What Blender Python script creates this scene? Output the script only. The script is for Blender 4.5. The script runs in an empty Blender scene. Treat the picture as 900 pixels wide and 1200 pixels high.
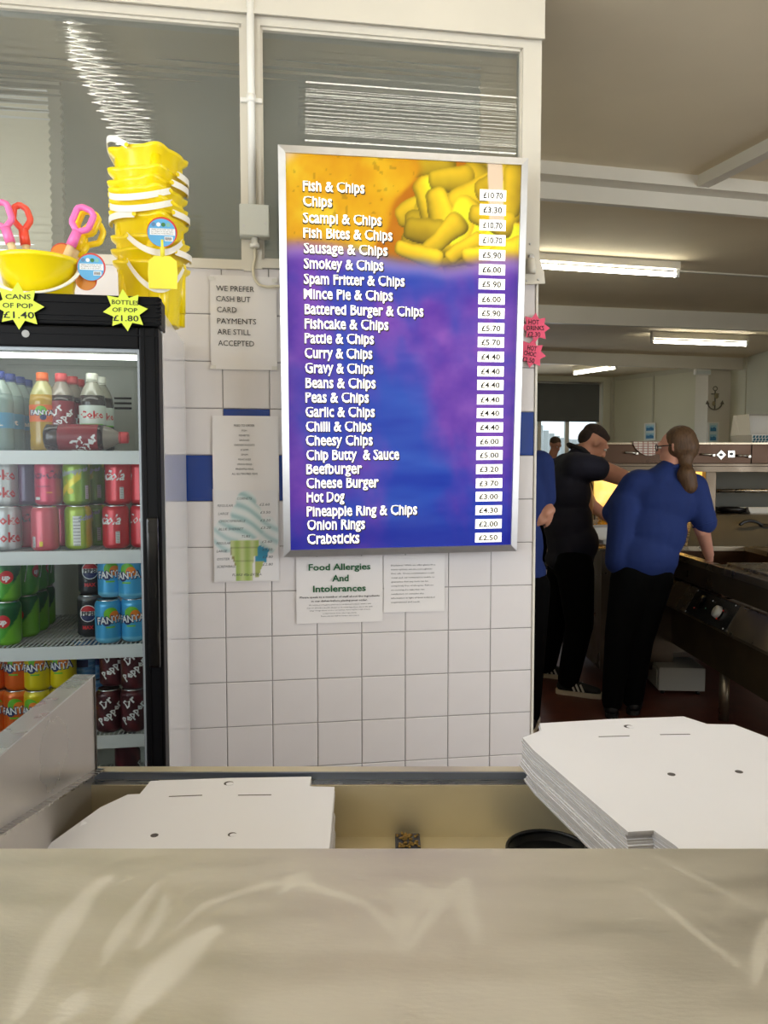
import bpy, bmesh, math, random
import numpy as np
from mathutils import Vector, Matrix
random.seed(7); rng = np.random.RandomState(11)
C = bpy.context.scene.collection
SC = bpy.context.scene
PI = math.pi

# ------------------------------------------------------------------ colour helpers
def lin(c):
    return tuple(((v/255)/12.92 if v/255 <= .04045 else ((v/255+.055)/1.055)**2.4) for v in c)
def lina(c):
    c = np.clip(np.asarray(c, float)/255, 0, 1)
    return np.where(c <= .04045, c/12.92, ((c+.055)/1.055)**2.4)

# ------------------------------------------------------------------ camera, view, world, lights
EYE = 1.46
PITCH = 0.0604593
cam_d = bpy.data.cameras.new('camera'); cam = bpy.data.objects.new('camera', cam_d); C.objects.link(cam)
cam.location = (0, 0, EYE); cam.rotation_euler = (PI/2-PITCH, 0, 0)
cam_d.sensor_fit = 'VERTICAL'; cam_d.sensor_height = 24; cam_d.lens = 24*900/1200
cam_d.clip_start = .02; cam_d.clip_end = 200
SC.camera = cam
SC.view_settings.view_transform = 'Standard'; SC.view_settings.look = 'None'
SC.view_settings.gamma = 1; SC.view_settings.use_curve_mapping = False
SC.view_settings.exposure = 0.15

w = bpy.data.worlds.new('overcast_sky'); SC.world = w; w.use_nodes = True
nt = w.node_tree; nt.nodes.clear()
wo = nt.nodes.new('ShaderNodeOutputWorld'); bg = nt.nodes.new('ShaderNodeBackground')
tc = nt.nodes.new('ShaderNodeTexCoord'); sx = nt.nodes.new('ShaderNodeSeparateXYZ'); cr = nt.nodes.new('ShaderNodeValToRGB')
cr.color_ramp.elements[0].position = .35; cr.color_ramp.elements[0].color = (*lin((176, 184, 190)), 1)
cr.color_ramp.elements[1].position = .9; cr.color_ramp.elements[1].color = (*lin((222, 230, 240)), 1)
mp = nt.nodes.new('ShaderNodeMath'); mp.operation = 'MULTIPLY_ADD'; mp.inputs[1].default_value = .5; mp.inputs[2].default_value = .5
nt.links.new(tc.outputs['Generated'], sx.inputs[0]); nt.links.new(sx.outputs['Z'], mp.inputs[0])
nt.links.new(mp.outputs[0], cr.inputs[0]); nt.links.new(cr.outputs[0], bg.inputs[0]); bg.inputs[1].default_value = 3.0
nt.links.new(bg.outputs[0], wo.inputs[0])

def area(name, loc, rot, sx_, sy_, power, col):
    l = bpy.data.lights.new(name, 'AREA'); l.shape = 'RECTANGLE'; l.size = sx_; l.size_y = sy_; l.energy = power; l.color = col
    o = bpy.data.objects.new(name, l); C.objects.link(o); o.location = loc; o.rotation_euler = rot; return o
# daylight lamps at unseen shop windows, kept clear of tile reflections; side lamps added
area('rear_window_daylight', (-1.85, -2.72, 1.6), (PI/2, 0, 0), 1.5, 2.1, 54, (.90, .95, 1.0))
area('left_side_fill', (-2.72, -.55, 1.65), (PI/2, 0, -PI/2), 3.0, 2.0, 78, (.90, .95, 1.0))
area('right_side_fill', (5.42, -.3, 1.65), (PI/2, 0, PI/2), 3.6, 2.0, 140, (.90, .95, 1.0))
# daylight through the window at the far end of the kitchen
area('far_window_daylight', (1.9, 13.95, 1.6), (-PI/2, 0, 0), 2.4, 1.2, 30, (.9, .95, 1.0))

# ------------------------------------------------------------------ frames
A = 0.152777; D = 2.5817                       # the tiled wall: turned 8.75 degrees, 2.58 m off
ca, sa = math.cos(A), math.sin(A)
def W(u, off, z): return (u*ca-off*sa, D+u*sa+off*ca, z)       # point in the tiled wall's frame
cp, sp = math.cos(PITCH), math.sin(PITCH)
def ray(px, py):
    v = (600-py)/900; return ((px-450)/900, cp+v*sp, -sp+v*cp)
def wl(px, py, off=0):
    r = ray(px, py); t = (D*ca+off)/(-r[0]*sa+r[1]*ca); X, Y = r[0]*t, r[1]*t
    return X*ca+(Y-D)*sa, r[2]*t+EYE
def at(px, py, Y):
    r = ray(px, py); t = Y/r[1]; return Vector((r[0]*t, Y, r[2]*t+EYE))
def atz(px, py, z):
    r = ray(px, py); t = (z-EYE)/r[2]; return Vector((r[0]*t, r[1]*t, z))

# ------------------------------------------------------------------ materials
MATS = {}
def pm(name, col, rough=.5, metal=0, spec=.5, noise=0, nscale=20, bump=0, bscale=60, emis=None, es=0, alpha=None, coat=0, stretch=None, rvar=0):
    if name in MATS: return MATS[name]
    m = bpy.data.materials.new(name); m.use_nodes = True; n = m.node_tree; b = n.nodes['Principled BSDF']
    c = (*lin(col), 1); b.inputs['Base Color'].default_value = c
    b.inputs['Roughness'].default_value = rough; b.inputs['Metallic'].default_value = metal
    b.inputs['Specular IOR Level'].default_value = spec
    if coat: b.inputs['Coat Weight'].default_value = coat; b.inputs['Coat Roughness'].default_value = .05
    if emis: b.inputs['Emission Color'].default_value = (*lin(emis), 1); b.inputs['Emission Strength'].default_value = es
    if noise or bump or rvar:
        t = n.nodes.new('ShaderNodeTexCoord'); mapn = n.nodes.new('ShaderNodeMapping'); n.links.new(t.outputs['Object'], mapn.inputs[0])
        if stretch: mapn.inputs['Scale'].default_value = stretch
    if noise or rvar:
        x = n.nodes.new('ShaderNodeTexNoise'); x.inputs['Scale'].default_value = nscale; x.inputs['Detail'].default_value = 5
        n.links.new(mapn.outputs[0], x.inputs['Vector'])
    if noise:
        r = n.nodes.new('ShaderNodeValToRGB'); lo = [max(0, v*(1-noise)) for v in c[:3]]; hi = [min(1, v*(1+noise)) for v in c[:3]]
        r.color_ramp.elements[0].position = .3; r.color_ramp.elements[1].position = .7
        r.color_ramp.elements[0].color = (*lo, 1); r.color_ramp.elements[1].color = (*hi, 1)
        n.links.new(x.outputs['Fac'], r.inputs[0]); n.links.new(r.outputs[0], b.inputs['Base Color'])
    if rvar:
        q = n.nodes.new('ShaderNodeMapRange'); q.inputs['From Min'].default_value = .3; q.inputs['From Max'].default_value = .7
        q.inputs['To Min'].default_value = max(.02, rough-rvar); q.inputs['To Max'].default_value = rough+rvar
        n.links.new(x.outputs['Fac'], q.inputs[0]); n.links.new(q.outputs[0], b.inputs['Roughness'])
    if bump:
        x2 = n.nodes.new('ShaderNodeTexNoise'); x2.inputs['Scale'].default_value = bscale; x2.inputs['Detail'].default_value = 3
        bp = n.nodes.new('ShaderNodeBump'); bp.inputs['Strength'].default_value = bump; bp.inputs['Distance'].default_value = .01
        n.links.new(mapn.outputs[0], x2.inputs['Vector']); n.links.new(x2.outputs['Fac'], bp.inputs['Height']); n.links.new(bp.outputs[0], b.inputs['Normal'])
    MATS[name] = m; return m
def glassy(name, tint, gloss=.08, rough=.02):
    if name in MATS: return MATS[name]
    m = bpy.data.materials.new(name); m.use_nodes = True; n = m.node_tree; n.nodes.clear()
    o = n.nodes.new('ShaderNodeOutputMaterial'); mx = n.nodes.new('ShaderNodeMixShader'); t = n.nodes.new('ShaderNodeBsdfTransparent'); g = n.nodes.new('ShaderNodeBsdfGlossy')
    t.inputs[0].default_value = (*lin(tint), 1); g.inputs['Roughness'].default_value = rough
    f = n.nodes.new('ShaderNodeFresnel'); f.inputs[0].default_value = 1.0+gloss*6
    n.links.new(f.outputs[0], mx.inputs[0]); n.links.new(t.outputs[0], mx.inputs[1]); n.links.new(g.outputs[0], mx.inputs[2]); n.links.new(mx.outputs[0], o.inputs[0])
    MATS[name] = m; return m
def vcol(name, rough=.4, emit=0, metal=0, coat=0):
    if name in MATS: return MATS[name]
    m = bpy.data.materials.new(name); m.use_nodes = True; n = m.node_tree; b = n.nodes['Principled BSDF']
    a = n.nodes.new('ShaderNodeAttribute'); a.attribute_name = 'Col'
    b.inputs['Roughness'].default_value = rough; b.inputs['Metallic'].default_value = metal
    if coat: b.inputs['Coat Weight'].default_value = coat
    n.links.new(a.outputs['Color'], b.inputs['Base Color'])
    if emit:
        n.links.new(a.outputs['Color'], b.inputs['Emission Color']); b.inputs['Emission Strength'].default_value = emit
    MATS[name] = m; return m

# ------------------------------------------------------------------ mesh builder
class MB:
    def __init__(s): s.v = []; s.f = []; s.m = []; s.sm = []
    def add(s, vs, fs, mi=0, smooth=False, M=None):
        o = len(s.v)
        s.v += [tuple(M @ Vector(p)) if M is not None else tuple(p) for p in vs]
        for f in fs: s.f.append([i+o for i in f]); s.m.append(mi); s.sm.append(smooth)
        return s
    def box(s, x0, x1, y0, y1, z0, z1, mi=0, M=None, ch=0):
        if ch:   # chamfered box (all twelve edges)
            bm = bmesh.new(); bmesh.ops.create_cube(bm, size=1)
            for v in bm.verts: v.co = Vector(((x0+x1)/2+v.co.x*(x1-x0), (y0+y1)/2+v.co.y*(y1-y0), (z0+z1)/2+v.co.z*(z1-z0)))
            bmesh.ops.bevel(bm, geom=bm.edges[:], offset=ch, segments=2, affect='EDGES', profile=.6)
            bm.verts.ensure_lookup_table()
            s.add([v.co.copy() for v in bm.verts], [[v.index for v in f.verts] for f in bm.faces], mi, False, M); bm.free(); return s
        return s.add([(x0, y0, z0), (x1, y0, z0), (x1, y1, z0), (x0, y1, z0), (x0, y0, z1), (x1, y0, z1), (x1, y1, z1), (x0, y1, z1)],
                     [(0, 3, 2, 1), (4, 5, 6, 7), (0, 1, 5, 4), (1, 2, 6, 5), (2, 3, 7, 6), (3, 0, 4, 7)], mi, False, M)
    def quad(s, a, b, c, d, mi=0): return s.add([a, b, c, d], [(0, 1, 2, 3)], mi)
    def prism(s, poly, z0, z1, mi=0, ms=None, M=None):       # polygon in x,y extruded along z
        n = len(poly); vs = [(x, y, z0) for x, y in poly]+[(x, y, z1) for x, y in poly]
        ar = sum(poly[i][0]*poly[(i+1) % n][1]-poly[(i+1) % n][0]*poly[i][1] for i in range(n))
        if ar < 0: poly = poly[::-1]; vs = [(x, y, z0) for x, y in poly]+[(x, y, z1) for x, y in poly]
        s.add(vs, [tuple(range(n))[::-1], tuple(range(n, 2*n))], mi, False, M); 
        s.add(vs, [(i, (i+1) % n, n+(i+1) % n, n+i) for i in range(n)], mi if ms is None else ms, False, M); return s
    def lathe(s, prof, n=24, mi=0, M=None, cap=True, sx=1, sy=1):
        vs = []; fs = []
        for r, z in prof:
            for k in range(n): t = 2*PI*k/n; vs.append((r*math.cos(t)*sx, r*math.sin(t)*sy, z))
        for j in range(len(prof)-1):
            for k in range(n): a = j*n+k; b = j*n+(k+1) % n; fs.append((a, b, b+n, a+n))
        s.add(vs, fs, mi, True, M)
        if cap:
            o = len(s.v)-len(vs); s.f.append([o+k for k in range(n)][::-1]); s.m.append(mi); s.sm.append(False)
            o2 = o+(len(prof)-1)*n; s.f.append([o2+k for k in range(n)]); s.m.append(mi); s.sm.append(False)
        return s
    def tube(s, pts, r, n=8, mi=0, closed=False, flat=1.0):
        pts = [Vector(p) for p in pts]; k = len(pts); rs = r if isinstance(r, (list, tuple)) else [r]*k; vs = []; fs = []
        up = None
        for i, p in enumerate(pts):
            t = (pts[(i+1) % k]-pts[i-1]) if closed else (pts[min(i+1, k-1)]-pts[max(i-1, 0)])
            t = t.normalized() if t.length > 1e-9 else Vector((0, 0, 1))
            if up is None: up = Vector((0, 0, 1)) if abs(t.z) < .9 else Vector((0, 1, 0))
            a = t.cross(up).normalized(); b = a.cross(t).normalized(); up = b
            for j in range(n): q = 2*PI*j/n; vs.append(p+a*math.cos(q)*rs[i]+b*math.sin(q)*rs[i]*flat)
        for i in range(k if closed else k-1):
            for j in range(n): fs.append((i*n+j, i*n+(j+1) % n, ((i+1) % k)*n+(j+1) % n, ((i+1) % k)*n+j))
        s.add(vs, fs, mi, True)
        if not closed:
            o = len(s.v)-len(vs); s.f.append([o+j for j in range(n)][::-1]); s.m.append(mi); s.sm.append(False)
            s.f.append([o+(k-1)*n+j for j in range(n)]); s.m.append(mi); s.sm.append(False)
        return s
    def ell(s, c, r, mi=0, n=16, M=None):
        c = Vector(c); vs = []; fs = []; m_ = n//2
        for i in range(m_+1):
            ph = PI*i/m_
            for k in range(n):
                t = 2*PI*k/n; p = Vector((math.sin(ph)*math.cos(t)*r[0], math.sin(ph)*math.sin(t)*r[1], math.cos(ph)*r[2]))
                if M is not None: p = M @ p
                vs.append(c+p)
        for i in range(m_):
            for k in range(n): a = i*n+k; b = i*n+(k+1) % n; fs.append((a, a+n, b+n, b))
        return s.add(vs, fs, mi, True)
    def mesh(s, name, mats):
        me = bpy.data.meshes.new(name); me.from_pydata(s.v, [], s.f)
        for m in (mats if isinstance(mats, (list, tuple)) else [mats]): me.materials.append(m)
        me.polygons.foreach_set('material_index', s.m); me.polygons.foreach_set('use_smooth', s.sm); me.update(); return me
    def build(s, name, mats, parent=None, loc=None, rot=None):
        o = bpy.data.objects.new(name, s.mesh(name, mats)); C.objects.link(o)
        if parent is not None: o.parent = parent
        if loc is not None: o.location = loc
        if rot is not None: o.rotation_euler = rot
        return o
def tag(o, label=None, cat=None, group=None, kind=None):
    if label: o['label'] = label
    if cat: o['category'] = cat
    if group: o['group'] = group
    if kind: o['kind'] = kind
    return o
def thing(name, label, cat, loc=(0, 0, 0), rz=0, group=None, rot=None):
    o = bpy.data.objects.new(name, None); C.objects.link(o); o.location = loc; o.rotation_euler = rot or (0, 0, rz); o.empty_display_size = .05
    return tag(o, label, cat, group)
def dup(root, loc, rot, label, group=None):
    r = root.copy(); C.objects.link(r); r.location = loc; r.rotation_euler = rot; r['label'] = label
    if group: r['group'] = group
    for ch in list(root.children):
        c = ch.copy(); C.objects.link(c); c.parent = r
        for g in ch.children: d = g.copy(); C.objects.link(d); d.parent = c
    return r
def struct(name, mb, mats, loc=None, rot=None, label=None):
    o = mb.build(name, mats, None, loc, rot); o['kind'] = 'structure'
    if label: o['label'] = label
    return o
def shared(name, me, parent, loc=(0, 0, 0), rot=None):
    o = bpy.data.objects.new(name, me); C.objects.link(o); o.parent = parent; o.location = loc
    if rot: o.rotation_euler = rot
    return o

# ------------------------------------------------------------------ lettering
TC = {}
def tmesh(txt, bold=0, res=2):
    """outline letters as (verts Nx2, faces), height of a capital about 0.7"""
    k = (txt, bold, res)
    if k in TC: return TC[k]
    cu = bpy.data.curves.new('t', 'FONT'); cu.body = txt; cu.size = 1
    cu.offset = bold; cu.resolution_u = res; cu.fill_mode = 'FRONT'
    o = bpy.data.objects.new('t', cu); C.objects.link(o); dg = bpy.context.evaluated_depsgraph_get(); dg.update()
    me = o.evaluated_get(dg).to_mesh(); v = np.array([q.co[:2] for q in me.vertices]).reshape(-1, 2); f = [tuple(p.vertices) for p in me.polygons]
    o.evaluated_get(dg).to_mesh_clear(); bpy.data.objects.remove(o); bpy.data.curves.remove(cu)
    TC[k] = (v, f); return TC[k]
def tallx(v):
    """raise the lower case towards the capitals, as in a condensed poster face"""
    z = v[:, 1]; XH, CAP = .46, .69
    return np.where(z < 0, z*.8, np.where(z < XH, z*(.58/XH), .58+(z-XH)*((CAP-.58)/(CAP-XH))))
def lettering(mb, txt, x0, x1, z0, h, y, bold=0, shear=0, mi=0, rot=0, res=2, fit=True, align=0, poster=False):
    """flat letters in the x,z plane facing -y: left edge x0, right edge x1 (fitted), base line z0, capital height h"""
    v, f = tmesh(txt, bold, res)
    if not len(v): return
    v = v.copy(); s = h/.70
    if poster: v[:, 1] = tallx(v)
    mn, mx = v[:, 0].min(), v[:, 0].max(); wd = (mx-mn)
    kx = (x1-x0)/wd if fit else s
    X = (v[:, 0]-mn)*kx; Z = v[:, 1]*s
    if not fit: X = X-(wd*kx)*align
    X = X+Z*shear
    if rot: c_, s_ = math.cos(rot), math.sin(rot); X, Z = X*c_-Z*s_, X*s_+Z*c_
    mb.add([(x0+a, y, z0+b) for a, b in zip(X, Z)], [q for q in f], mi)
def wrapped(mb, txt, th0, z0, h, R, bold=0.0, rot=0, shear=0, kx=1, mi=0, res=1):
    """letters wrapped on an upright cylinder, centred on angle th0 (0 = front, -y)"""
    v, f = tmesh(txt, bold, res); s = h/.70
    X = (v[:, 0]-(v[:, 0].min()+v[:, 0].max())/2)*s*kx; Z = (v[:, 1]-.35)*s; X = X+Z*shear
    c_, s_ = math.cos(rot), math.sin(rot); X, Z = X*c_-Z*s_, X*s_+Z*c_
    T = th0+X/R
    mb.add([(R*math.sin(t), -R*math.cos(t), z0+z) for t, z in zip(T, Z)], list(f), mi)
def grid_print(name, w_, h_, nx, nz, fn, mat, parent, y=0, x0=0, z0=0):
    xs = np.linspace(0, 1, nx+1); zs = np.linspace(0, 1, nz+1); U, V = np.meshgrid(xs, zs)
    vs = np.stack([x0+U.ravel()*w_, np.full(U.size, y), z0+V.ravel()*h_], -1)
    i = np.arange(nx*nz); r = i//nx; c = i % nx; a = r*(nx+1)+c
    fs = np.stack([a, a+1, a+nx+2, a+nx+1], -1)
    me = bpy.data.meshes.new(name); me.from_pydata(vs.tolist(), [], fs.tolist()); me.materials.append(mat)
    col = np.ones((U.size, 4), np.float32); col[:, :3] = lina(fn(U, V)).reshape(-1, 3)
    at_ = me.color_attributes.new('Col', 'FLOAT_COLOR', 'POINT'); at_.data.foreach_set('color', col.ravel())
    o = bpy.data.objects.new(name, me); C.objects.link(o); o.parent = parent; return o
def vnoise(U, V, fx, fz, seed=0):
    """smooth value noise 0..1"""
    r = np.random.RandomState(seed); T = r.rand(64, 64)
    x = U*fx; z = V*fz; i = np.floor(x).astype(int); j = np.floor(z).astype(int); a = x-i; b = z-j
    a = a*a*(3-2*a); b = b*b*(3-2*b); g = lambda p, q: T[q % 64, p % 64]
    return (g(i, j)*(1-a)+g(i+1, j)*a)*(1-b)+(g(i, j+1)*(1-a)+g(i+1, j+1)*a)*b
def fbm(U, V, fx, fz, seed=0, o=4): return sum(vnoise(U, V, fx*2**k, fz*2**k, seed+k)/2**(k+1) for k in range(o))/(1-.5**o)
def mixc(c, d, t): return np.asarray(c, float)*(1-t[..., None])+np.asarray(d, float)*t[..., None]
def sst(a, b, x): t = np.clip((x-a)/(b-a), 0, 1); return t*t*(3-2*t)

# ------------------------------------------------------------------ smooth joined bodies
def blob(name, prims, mat, parent, voxel=.012, smooth=4, mats=None):
    mb = MB()
    for p in prims:
        if p[0] == 'c':                                  # tapered capsule
            _, a, ra, b, rb = p; a = Vector(a); b = Vector(b); L = (b-a).length; n = max(3, int(L/.04)); N = 14
            d = (b-a).normalized(); pts = []; rs = []
            for k in range(5): q = PI/2*k/5; pts.append(a-d*ra*math.cos(q)); rs.append(max(1e-4, ra*math.sin(q)))
            for k in range(n+1): pts.append(a+(b-a)*k/n); rs.append(ra+(rb-ra)*k/n)
            for k in range(1, 6): q = PI/2*k/5; pts.append(b+d*rb*math.sin(q)); rs.append(max(1e-4, rb*math.cos(q)))
            mb.tube(pts, rs, N)
        else:
            mb.ell(p[1], p[2], 0, 20, p[3] if len(p) > 3 else None)
    me = mb.mesh('tmp', mat); o = bpy.data.objects.new('tmp', me); C.objects.link(o)
    r = o.modifiers.new('r', 'REMESH'); r.mode = 'VOXEL'; r.voxel_size = voxel
    s_ = o.modifiers.new('s', 'SMOOTH'); s_.iterations = smooth; s_.factor = .5
    dg = bpy.context.evaluated_depsgraph_get(); dg.update(); m2 = bpy.data.meshes.new_from_object(o.evaluated_get(dg)); m2.name = name
    bpy.data.objects.remove(o); m2.polygons.foreach_set('use_smooth', [True]*len(m2.polygons))
    if not m2.materials: m2.materials.append(mat)
    ob = bpy.data.objects.new(name, m2); C.objects.link(ob); ob.parent = parent; return ob
# ================================================================== THE SETTING
m_cream = pm('cream_paint', (216, 210, 195), .45, noise=.03, nscale=3, bump=.05, bscale=12)
m_white = pm('white_gloss_paint', (222, 217, 204), .3, noise=.03, nscale=5, bump=.08, bscale=25)
m_ceil = pm('ceiling_paint', (226, 213, 184), .8, noise=.05, nscale=1.5, bump=.1, bscale=8)
m_kwall = pm('kitchen_wall_panel', (205, 203, 180), .5, noise=.02, nscale=2)
m_floor = pm('quarry_floor', (92, 44, 32), .45, noise=.2, nscale=9, bump=.1, bscale=40)
m_grout = pm('grout', (150, 145, 142), .9, noise=.1, nscale=60)
m_tile = pm('white_glazed_tile', (226, 221, 220), .16, noise=.02, nscale=6, bump=.02, bscale=9)
m_blue = pm('blue_glazed_tile', (16, 60, 142), .16, noise=.05, nscale=8)
m_dark = pm('dark_gap', (30, 28, 26), .8)
m_black = pm('black_plastic', (22, 22, 24), .35)
m_steel = pm('stainless_steel', (188, 184, 174), .28, metal=1, noise=.06, nscale=14, rvar=.08, bump=.02, bscale=40, stretch=(1, 6, 1))
m_alu = pm('brushed_aluminium', (205, 205, 205), .35, metal=.85, noise=.04, nscale=30)
m_yel = pm('yellow_plastic', (250, 222, 8), .3, coat=.15)
m_wp = pm('white_plastic', (236, 234, 226), .35)

floor_mb = MB().box(-2.9, 5.7, -2.9, 14.6, -.1, 0); struct('floor', floor_mb, m_floor)
ceil_mb = MB().box(-2.9, 5.7, -2.9, 14.8, 3.1, 3.2); struct('ceiling', ceil_mb, m_ceil)

# tiled wall, with two reeded windows above the tiles
TW = (0, D, 0); TR = (0, 0, A)
wf = MB().box(-2.75, .523, 0, .1, 0, 2.094).box(-2.75, -1.75, 0, .1, 2.094, 3.1).box(-1.75, .523, .0, .1, 2.878, 3.1)
wall_front = struct('wall_front', wf, m_grout, TW, TR)
def tile_mesh(mat, w_, h_):
    g = .0013; c = .0022; d = .0042
    x0, x1, z0, z1 = g, w_-g, g, h_-g; mb = MB()
    o = [(x0, -.0005, z0), (x1, -.0005, z0), (x1, -.0005, z1), (x0, -.0005, z1)]
    p = [(x0, -d+.0016, z0), (x1, -d+.0016, z0), (x1, -d+.0016, z1), (x0, -d+.0016, z1)]
    q = [(x0+c, -d, z0+c), (x1-c, -d, z0+c), (x1-c, -d, z1-c), (x0+c, -d, z1-c)]
    f = [(8, 9, 10, 11)]
    for b in (0, 4):
        for i in range(4): f.append((b+i, b+(i+1) % 4, b+4+(i+1) % 4, b+4+i))
    return mb.add(o+p+q, f).mesh('tile', mat)
tm_w = tile_mesh(m_tile, .15, .15); tm_b = tile_mesh(m_blue, .15, .15)
for i in range(-8, 7):
    for k in range(14):
        z0 = 1.944-.15*k; u0 = -.527+.15*i
        if z0 < 0: continue
        if i < -1 and z0 < 1.0: continue        # behind the fridge, out of every view
        blue = (k == 2+1-0 and i % 2 == 0) or (k == 4 and i % 2 == 1)
        t = shared('tile', tm_b if blue else tm_w, wall_front, (u0, rng.uniform(-.0004, .0004), z0), (rng.uniform(-.002, .002), 0, rng.uniform(-.002, .002)))
# edge strip closing the tiles at the end of the wall
struct('trim_1', MB().box(.523, .531, -.008, .1, 0, 2.1, ch=.001), m_white, TW, TR)
# header board above the windows
hd = MB().box(-1.75, .536, -.028, .1, 2.878, 3.1, ch=.003).box(-1.75, .533, -.036, -.028, 2.868, 2.884)
struct('trim_2', hd, m_cream, TW, TR)
# window frames
def reeded(u0, u1, z0, z1, name):
    fr = MB()
    fr.box(u0-.03, u0, -.012, .06, z0-.03, z1+.03).box(u1, u1+.03 if u1 < 0 else .531, -.012, .06, z0-.03, z1+.03)
    fr.box(u0, u1, -.012, .06, z1, z1+.03).box(u0, u1, -.014, .06, z0-.026, z0)
    fr.box(u0, u1, -.002, .02, z1-.008, z1).box(u0, u0+.007, -.002, .02, z0, z1).box(u1-.007, u1, -.002, .02, z0, z1).box(u0, u1, -.002, .02, z0, z0+.007)
    w_ = struct(name, fr, m_cream, TW, TR)
    # ribbed pane: convex ribs lie horizontally
    pitch = .0245; n = int((z1-z0)/pitch*16); vs = []; fs = []
    for j in range(n+1):
        z = z0+(z1-z0)*j/n; ph = (z/pitch) % 1
        y = .012-.00026*math.sin(2*PI*ph)
        vs += [(u0, y, z), (u1, y, z)]
    for j in range(n): fs.append((2*j, 2*j+1, 2*j+3, 2*j+2))
    k = len(vs); vs += [(u0, .018, z0), (u1, .018, z0), (u1, .018, z1), (u0, .018, z1)]
    mb = MB().add(vs, fs, 0, True); mb.add(vs[k:], [(3, 2, 1, 0)])
    mb.build('glass_pane', m_reed, w_)
    return w_
m_reed = bpy.data.materials.new('reeded_glass'); m_reed.use_nodes = True; b_ = m_reed.node_tree.nodes['Principled BSDF']
b_.inputs['Base Color'].default_value = (*lin((222, 226, 220)), 1); b_.inputs['Transmission Weight'].default_value = .92; b_.inputs['Roughness'].default_value = .012; b_.inputs['IOR'].default_value = 1.6
reeded(-1.72, -.456, 2.112, 2.846, 'window_1'); reeded(-.397, .467, 2.12, 2.846, 'window_2')
# scraps of old paint along the glazing edges
pt = MB()
for z in np.arange(2.13, 2.83, .011):
    for u, s_ in ((-.456, -1), (-.397, 1)):
        pt.box(min(u, u+s_*(.002+.007*rng.rand()*rng.rand())), max(u, u+s_*.001), .004, .010, z, z+.012)
po = pt.build('paint_drip', m_cream, bpy.data.objects['window_1']); po['kind'] = 'stuff'; 

# rooms around
m_back = pm('store_wall', (150, 151, 142), .7, noise=.05, nscale=2)
# wall behind the reeded windows, with a daylight window at its left
wp_ = MB().box(-2.9, .4, 3.3, 3.4, 0, .95).box(-2.9, -2.3, 3.3, 3.4, .95, 3.1).box(-1.34, .4, 3.3, 3.4, .95, 3.1).box(-2.3, -1.34, 3.3, 3.4, 3.02, 3.1)
struct('wall_store', wp_, m_back)
struct('window_3', MB().box(-2.3, -2.25, 3.28, 3.36, .95, 3.02).box(-1.39, -1.34, 3.28, 3.36, .95, 3.02).box(-2.25, -1.39, 3.28, 3.36, .95, 1.0).box(-2.25, -1.39, 3.28, 3.36, 2.97, 3.02), m_white)
struct('wall_kitchen_left', MB().box(.3, .4, 3.4, 13.8, 0, 3.1), m_kwall)
# left outer wall and rear shop front, unseen; window openings placed for the light
struct('wall_left', MB().box(-2.9, -2.8, -2.9, 3.4, 0, .6).box(-2.9, -2.8, -2.9, -2.1, .6, 3.1).box(-2.9, -2.8, 1.0, 3.4, .6, 3.1).box(-2.9, -2.8, -2.1, 1.0, 2.7, 3.1), m_cream)
struct('wall_rear', MB().box(-2.9, 5.7, -2.9, -2.8, 0, .5).box(-2.9, -2.65, -2.9, -2.8, .5, 3.1).box(-1.05, 5.7, -2.9, -2.8, .5, 3.1).box(-2.65, -1.05, -2.9, -2.8, 2.7, 3.1), m_cream)
rw = MB()
for x in (-2.65, -1.88, -1.11): rw.box(x, x+.06, -2.88, -2.82, .5, 2.7)
rw.box(-2.65, -1.05, -2.88, -2.82, .5, .56).box(-2.65, -1.05, -2.88, -2.82, 2.64, 2.7)
struct('window_4', rw, m_white)
lw = MB()
for y in (-2.1, -.58, .94): lw.box(-2.88, -2.82, y, y+.06, .6, 2.7)
lw.box(-2.88, -2.82, -2.1, 1.0, .6, .66).box(-2.88, -2.82, -2.1, 1.0, 2.64, 2.7); struct('window_5', lw, m_white)
rw = MB()
for y in (-2.1, -.33, 1.44): rw.box(5.52, 5.58, y, y+.06, .6, 2.7)
rw.box(5.52, 5.58, -2.1, 1.5, .6, .66).box(5.52, 5.58, -2.1, 1.5, 2.64, 2.7); struct('added_window', rw, m_white)  # unseen window, added to bring in light from the right
# kitchen right wall, its angled far stretch and the pillar
struct('wall_right', MB().box(5.5, 5.6, -2.9, 12.6, 0, .6).box(5.5, 5.6, -2.9, -2.1, .6, 3.1).box(5.5, 5.6, 1.5, 12.6, .6, 3.1).box(5.5, 5.6, -2.1, 1.5, 2.7, 3.1), m_kwall)
p0 = Vector((4.254, 14.41, 0)); p1 = Vector((5.271, 12.705, 0)); sd = (p1-p0); sl = sd.length; sa_ = math.atan2(sd.y, sd.x)
far_side = struct('wall_far_side', MB().box(0, sl+.1, 0, .1, 0, 3.1), m_kwall, p0, (0, 0, sa_))
struct('trim_3', MB().box(.0, .06, -.05, 0, 0, 3.1).box(.93, .96, -.02, 0, 0, 3.1).box(0, sl, -.015, 0, 3.02, 3.1), pm('panel_strip', (190, 188, 168), .5), p0, (0, 0, sa_))
struct('pillar', MB().box(5.13, 5.5, 12.25, 12.75, 0, 3.1), m_cream)
struct('trim_4', MB().box(5.485, 5.5, 11.75, 12.25, 0, 3.1), m_kwall)
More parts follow.
